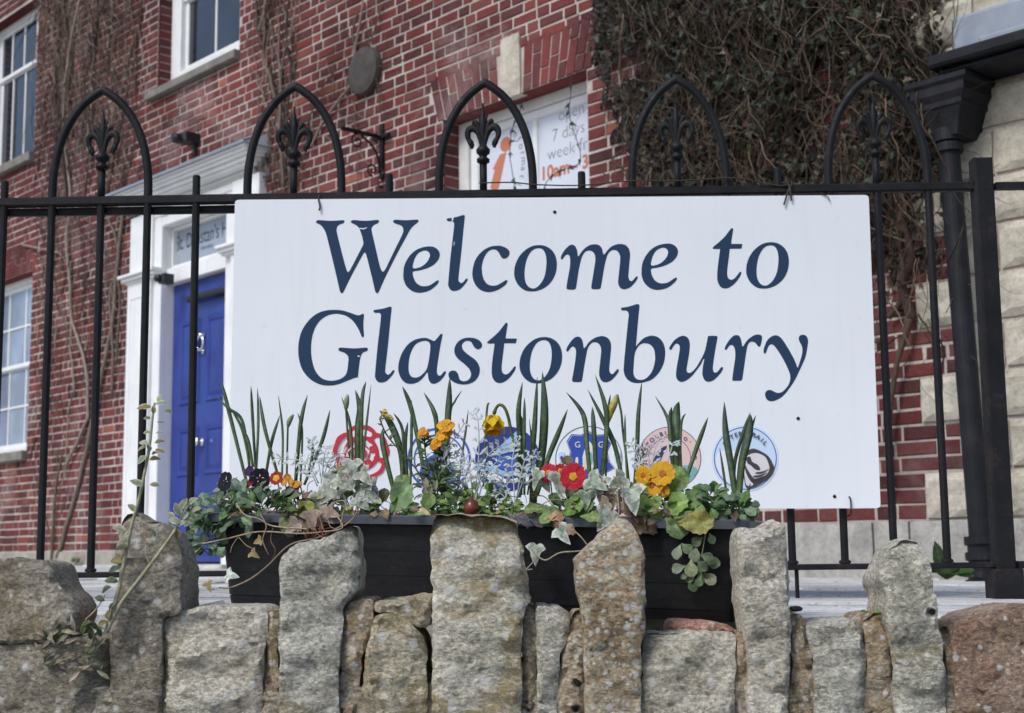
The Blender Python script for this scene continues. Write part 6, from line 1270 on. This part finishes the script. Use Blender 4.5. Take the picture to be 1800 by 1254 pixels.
# tuft of dry moss and stalks at the foot of the left stones
mb = MB()
for k in range(60):
    p_ = Wq(random.uniform(70, 185), random.uniform(1105, 1180), -.015); l_ = random.uniform(.01, .035); leaf(mb, p_, (random.uniform(-1, 1), -.3, random.uniform(-.5, .7)), (0, -1, .4), l_, l_ * .3, 'lance', .6, .3, .05, jit(random.choice(((.22, .18, .12), (.30, .27, .2), (.07, .085, .035))), .3))
lo = mb.build('dry_stalks', M['leaf'], None, True, True); lo.location = WF.o; tag(lo, 'dry stalks and moss in the joint between the two left stones', 'dry plant')
# weeds by the post and one leaf on the wall
WD = FF.empty('weed', 'green dock leaved weed growing at the foot of the drainpipe', 'weed', None, FF.un(1660, 1012, .5))
wo = FF.un(1660, 1012, .5)
for x, y, an, l_ in ((1652, 985, -5, .10), (1640, 1000, -70, .09), (1665, 1000, 60, .08), (1680, 1000, 75, .10), (1655, 1005, -40, .08), (1692, 1008, 85, .07), (1672, 1008, 40, .06)):
    mb = MB(); an = math.radians(an); d_ = Vector((math.sin(an), -.25, math.cos(an))); leaf(mb, FF.un(x, y, .5) - wo - d_ * l_ * .4, d_, (0, -.8, .6), l_, l_ * .42, 'oval', .5, .3, .03, jit((.085, .15, .035), .2), None, (.14, .22, .07)); mb.build('leaf', M['leaf'], WD, True, True)
SD = WF.empty('seedling', 'tiny green seedling on the wall top beside the pitted upright stone', 'weed', None, Wq(1530, 1078, .03))
for x, an in ((1526, -60), (1535, 70)):
    mb = MB(); an = math.radians(an); leaf(mb, Wq(x, 1077, .02) - Wq(1530, 1078, .03), (math.sin(an), -.2, math.cos(an) * .6), (0, -.6, .8), .016, .008, 'oval', .3, .3, 0, (.10, .2, .05)); mb.build('leaf', M['leaf'], SD, True, True)
mb = MB(); mb.lathe([(0, -.006), (.009, -.004), (.011, .001), (.007, .006), (0, .007)], (0, 0, 0), 9); pb_ = mb.build('pebble', M['black'], None, True); q = Wq(1398, 1071, .42); pb_.location = WF.o + q; pb_.scale = (1.5, 1, 1); tag(pb_, 'small black pebble on the pale paving right of the fifth upright stone', 'pebble')
for xc, lab in ((135, 'small tuft of weed at the foot of the brick wall by the bare creeper'), (208, 'small tuft of weed at the foot of the brick wall beside the white door frame')):
    mb = MB()
    for k in range(13): p_ = HF.un(xc + random.uniform(-7, 7), 988, -.06); leaf(mb, p_, (random.uniform(-1, 1), -.3, random.uniform(.2, 1)), (0, -1, .3), .05, .03, 'oval', .4, .3, .05, jit((.13, .14, .06), .3))
    hang(mb.build('wall_weed', M['leaf'], None, True, True), lab, 'weed')
# ------------------------------------------------------------------ creepers on the house
def wander(p, ang, L, step=.05, wob=.35, pull=None, ps=.12):
    pts = [Vector(p)]; a_ = ang; n = int(L / step)
    for k in range(n):
        a_ += random.uniform(-wob, wob)
        if pull is not None: a_ += ps * math.sin(pull - a_)
        q = pts[-1] + Vector((math.cos(a_) * step, random.uniform(-.004, .004), math.sin(a_) * step)); q.y = max(-.12, min(-.012, q.y)); pts.append(q)
    return pts
def creeper(name, label, stems, tangles, cols):
    o = HF.empty(name, label, 'creeper')
    for pts, r0, r1 in stems:
        mb = MB(); q = catmull([W(x, y, -.03) + Vector((0, random.uniform(-.015, .01), 0)) for x, y in pts], 7); n = len(q)
        for p_ in q: p_ += Vector((noise.noise(p_ * 6) * .022, 0, noise.noise(p_ * 6 + Vector((9, 0, 0))) * .01))
        mb.tube(q, [r0 + (r1 - r0) * k / n for k in range(n)], 7, col=jit(random.choice(cols), .2)); mb.build('stem', M['bark'], o, True, True)
    mb = MB()
    for (x0, x1, y0, y1, n, L, pull, r_) in tangles:
        for k in range(n):
            p_ = W(random.uniform(x0, x1), random.uniform(y0, y1), -random.uniform(.012, .05)); dn_ = random.choice((pull, pull + PI)) + random.uniform(-.7, .7); q = wander(p_, dn_, L * random.uniform(.4, 1.3), .045, .4, dn_, .1); m_ = len(q); rr = r_ * random.uniform(.5, 1.5)
            mb.tube(q, [rr * (1.1 - .8 * i / m_) for i in range(m_)], 4, col=jit(random.choice(cols), .35), cap=False)
    tw_ = mb.build('twigs', M['bark'], o, True, True); tw_['kind'] = 'stuff'; return o
CC = [(.12, .088, .07), (.18, .14, .112), (.07, .048, .038), (.24, .19, .155), (.05, .036, .03)]
creeper('bare_creeper', 'leafless brown creeper tangled over the brick wall left of the front door', [
 ([(100, 980), (140, 840), (165, 740), (180, 660), (200, 560), (205, 480), (215, 400), (212, 340)], .022, .014), ([(90, 985), (100, 860), (110, 800)], .016, .010), ([(118, 820), (150, 745), (154, 720), (152, 640), (125, 560), (125, 500), (118, 420), (125, 350), (110, 200), (130, 57), (150, -40)], .016, .012),
 ([(196, 690), (200, 600), (195, 520), (208, 450), (190, 380)], .014, .010), ([(205, 640), (212, 540), (206, 470), (214, 380)], .012, .01), ([(40, 430), (80, 440), (105, 448), (125, 480)], .012, .008), ([(130, 360), (140, 400), (160, 425)], .008, .006), ([(135, 480), (160, 500), (185, 520)], .010, .006), ([(125, 560), (124, 600), (128, 650), (130, 690), (120, 720), (112, 830), (105, 860)], .010, .006),
 ([(120, 350), (110, 260), (95, 150), (105, 57), (100, -40)], .016, .014), ([(190, 340), (205, 260), (220, 180), (230, 100), (245, 40), (250, -30)], .010, .008), ([(150, 350), (160, 250), (150, 150), (170, 57), (165, -40)], .010, .009), ([(130, 240), (120, 170), (125, 110), (118, 57), (110, -20)], .018, .014)],
 [(62, 245, -60, 330, 640, .55, PI / 2, .0042), (62, 205, -60, 220, 420, .45, PI / 2 + .5, .0034), (70, 215, 340, 560, 150, .4, PI / 2, .005), (60, 110, 380, 980, 70, .4, PI / 2, .005), (110, 210, 560, 800, 40, .35, PI / 2, .004)], CC)
creeper('bare_creeper', 'leafless creeper stems climbing the brick wall above the right end of the door hood', [
 ([(500, 330), (498, 270), (488, 200), (478, 140), (462, 90), (468, 30), (460, -40)], .016, .014), ([(505, 300), (502, 240), (508, 190), (512, 130), (505, 60), (515, -40)], .010, .008), ([(498, 290), (494, 230), (496, 180), (490, 100), (494, 40)], .014, .010), ([(480, 160), (470, 110), (456, 57), (450, 0)], .012, .010)],
 [(452, 520, -50, 330, 130, .55, PI / 2, .0045), (470, 560, 190, 340, 40, .4, 1.0, .0035)], CC)
creeper('bare_creeper', 'few thin leafless creeper stems winding round the round wall plate', [
 ([(545, 255), (568, 215), (600, 170), (618, 145), (622, 100), (632, 57), (640, 0)], .011, .008), ([(535, 240), (552, 190), (570, 150), (590, 125), (605, 118), (640, 115), (680, 116), (712, 106)], .006, .004), ([(625, 120), (640, 105), (660, 57), (670, 10)], .006, .006), ([(628, 345), (628, 250), (625, 190), (634, 140), (645, 90), (650, 57)], .0035, .003), ([(640, 105), (660, 130), (670, 165), (672, 200)], .0045, .0035), ([(600, 175), (598, 200), (610, 212), (630, 212)], .004, .003), ([(600, 275), (625, 300), (650, 303), (665, 295), (680, 305)], .0035, .003), ([(628, 120), (624, 60), (632, 20)], .009, .008), ([(625, 250), (640, 280), (650, 290), (675, 305)], .003, .0025), ([(540, 250), (525, 300), (510, 330)], .004, .003), ([(475, 300), (490, 320), (530, 320), (560, 300)], .003, .002)],
 [(540, 680, 60, 330, 36, .35, PI / 2, .0024)], CC)
# evergreen ivy on the right of the wall
IV = HF.empty('wall_ivy', 'dark evergreen ivy with tangled brown stems covering the brick wall behind the right arches', 'ivy')
for pts, r0, r1 in ([(1600, 560), (1592, 500), (1602, 450), (1590, 400), (1575, 330), (1560, 230), (1545, 150), (1500, 57), (1490, -40)], .03, .02), ([(1560, 560), (1585, 530), (1598, 480), (1580, 420), (1562, 340)], .018, .012), ([(1570, 330), (1540, 250), (1500, 160), (1520, 100), (1530, 20)], .016, .012), ([(1300, 330), (1330, 260), (1400, 180), (1430, 110), (1460, 40), (1480, -50)], .022, .016), ([(1240, 330), (1248, 270), (1240, 200), (1200, 110), (1180, 20)], .014, .010), ([(1110, 330), (1105, 300), (1080, 282), (1100, 260)], .012, .006), ([(1250, 220), (1285, 265), (1320, 265), (1380, 215), (1420, 150), (1440, 80)], .010, .007), ([(1120, 240), (1100, 150), (1092, 57), (1090, -20)], .010, .008), ([(1410, 240), (1440, 215), (1460, 200)], .012, .008), ([(1500, 140), (1530, 160), (1575, 170)], .010, .007), ([(1380, 330), (1370, 250), (1360, 180), (1340, 57)], .010, .008), ([(1545, 330), (1580, 250), (1600, 160), (1605, 60)], .014, .010), ([(1665, 300), (1650, 240), (1630, 200), (1650, 160)], .006, .004), ([(1560, 860), (1572, 700), (1590, 610), (1600, 560)], .014, .02):
    mb = MB(); q = catmull([W(x, y, -.05) + Vector((0, random.uniform(-.03, .02), 0)) for x, y in pts], 7); n = len(q)
    for p_ in q: p_ += Vector((noise.noise(p_ * 5) * .03, 0, noise.noise(p_ * 5 + Vector((9, 0, 0))) * .015))
    mb.tube(q, [(r0 + (r1 - r0) * k / n) * .85 for k in range(n)], 7, col=jit((.075, .052, .037), .2)); mb.build('stem', M['bark'], IV, True, True)
def ivy_dens(x, y):
    n_ = noise.fractal(Vector((x / 75, y / 75, 3.3)), 1.0, 2.0, 3)
    if x < 1040 or x > 1660: return 0
    d_ = 1.0
    edge = 1055 + max(0, (y - 90)) * .42 if y < 330 else 1250
    if x < edge: d_ = max(0, 1 - (edge - x) / 40)
    if x > 1560: d_ *= max(.25, 1 - (x - 1560) / 90)
    hole = math.exp(-(((x - 1452) / 75) ** 2 + ((y - 195) / 60) ** 2)); d_ *= 1 - .96 * hole
    if y > 330: d_ *= (.36 if x > 1500 and y < 500 else .05) if x > 1300 else .3
    d_ *= .72 if (x - 1330) ** 2 / 150 ** 2 + (y - 300) ** 2 / 60 ** 2 < 1 else 1
    return max(0, min(1, d_ * (.72 + n_ * .9)))
tw_, lv = MB(), MB()
IC = [(.012, .020, .009), (.017, .027, .012), (.022, .032, .015), (.030, .020, .012), (.042, .025, .015), (.040, .050, .026)]
for k in range(5200):  # near-black inner leaves added against the brick: gap shade put into their colour
    x, y = random.uniform(1045, 1650), random.uniform(-60, 470)
    if random.random() > ivy_dens(x, y) * 1.2: continue
    l_ = random.uniform(.05, .10); leaf(lv, W(x, y, -random.uniform(.012, .05)), (random.uniform(-1, 1), random.uniform(-.1, .1), random.uniform(-1, 1)), (random.uniform(-.3, .3), -1, random.uniform(-.3, .3)), l_, l_ * .7, 'oval', .2, .2, .05, jit(random.choice(((.012, .010, .007), (.010, .009, .007), (.018, .011, .008))), .3))
for k in range(10500):
    x, y = random.uniform(1040, 1660), random.uniform(-60, 600)
    if random.random() > ivy_dens(x, y): continue
    dp_ = -random.uniform(.02, .26) * min(1, ivy_dens(x, y) + .3); p_ = W(x, y, dp_); l_ = random.uniform(.022, .055)
    c_ = jit(random.choice(IC if y < 200 else IC[2:] + [(.075, .048, .028), (.05, .03, .018)]), .35)
    if random.random() < .025: c_ = jit((.15, .125, .085), .2)
    if random.random() < .5: ivy(lv, p_, (random.uniform(-1, 1), random.uniform(-.5, .3), random.uniform(-1.2, .3)), (random.uniform(-.8, .8), -1, random.uniform(-.2, .9)), l_, c_, tuple(v_ * 1.15 for v_ in c_))
    else: leaf(lv, p_, (random.uniform(-1, 1), random.uniform(-.5, .3), random.uniform(-1.2, .5)), (random.uniform(-.8, .8), -1, random.uniform(-.2, .9)), l_, l_ * .55, 'oval', .4, .3, .06, c_)
lo = lv.build('leaves', M['leaf'], IV, False, True); lo['kind'] = 'stuff'
for k in range(4200):
    x, y = random.uniform(1060, 1680), random.uniform(-60, 600)
    if random.random() > min(1, ivy_dens(x, y) + .08): continue
    p_ = W(x, y, -random.uniform(.02, .27)); dn_ = random.choice((PI / 2, -PI / 2)) + random.uniform(-.9, .9); q = wander(p_, dn_, random.uniform(.12, .6), .04, .45, dn_, .1); o_ = p_.y
    for i, v_ in enumerate(q): v_.y = o_ + .02 * math.sin(i * .7 + k)
    rr = random.choice((.0014, .002, .0026, .004)) * random.uniform(.8, 1.3); m_ = len(q); tw_.tube(q, [rr * (1.1 - .8 * i / m_) for i in range(m_)], 4, col=jit(random.choice(((.055, .036, .024), (.09, .062, .042), (.03, .02, .014), (.16, .12, .085))), .3), cap=False)
lo = tw_.build('twigs', M['bark'], IV, True, True); lo['kind'] = 'stuff'
# thin ivy strands hanging over the information window
for pts, lab in ([(1005, 130), (1003, 170), (1000, 200), (1010, 235), (1020, 270), (1015, 290), (985, 300), (962, 318), (958, 330)], 'thin leafy ivy strand hanging over the printed opening hours in the window'), ([(920, 175), (912, 200), (900, 230), (896, 270), (900, 300), (905, 330), (912, 350)], 'thin leafy ivy strand hanging in front of the orange information mark'):
    o = HF.empty('ivy_strand', lab, 'ivy', 'ivy strands over the window'); mb = MB(); q = catmull([W(x, y, -.0) for x, y in pts], 6); mb.tube(q, .0028, 5, col=(.06, .055, .05)); mb.build('stem', M['bark'], o, True, True)
    lv = MB()
    for p_ in q[3::3]:
        for _ in range(random.choice((0, 1, 2, 2))): an = random.uniform(-1.6, 1.6); l_ = random.uniform(.03, .055); ivy(lv, p_, (math.sin(an), random.uniform(-.3, .2), -math.cos(an)), (random.uniform(-.4, .4), -1, .3), l_, jit((.022, .028, .026), .25), None, .2, .3, .6)
    lo = lv.build('leaves', M['leaf'], o, False, True)
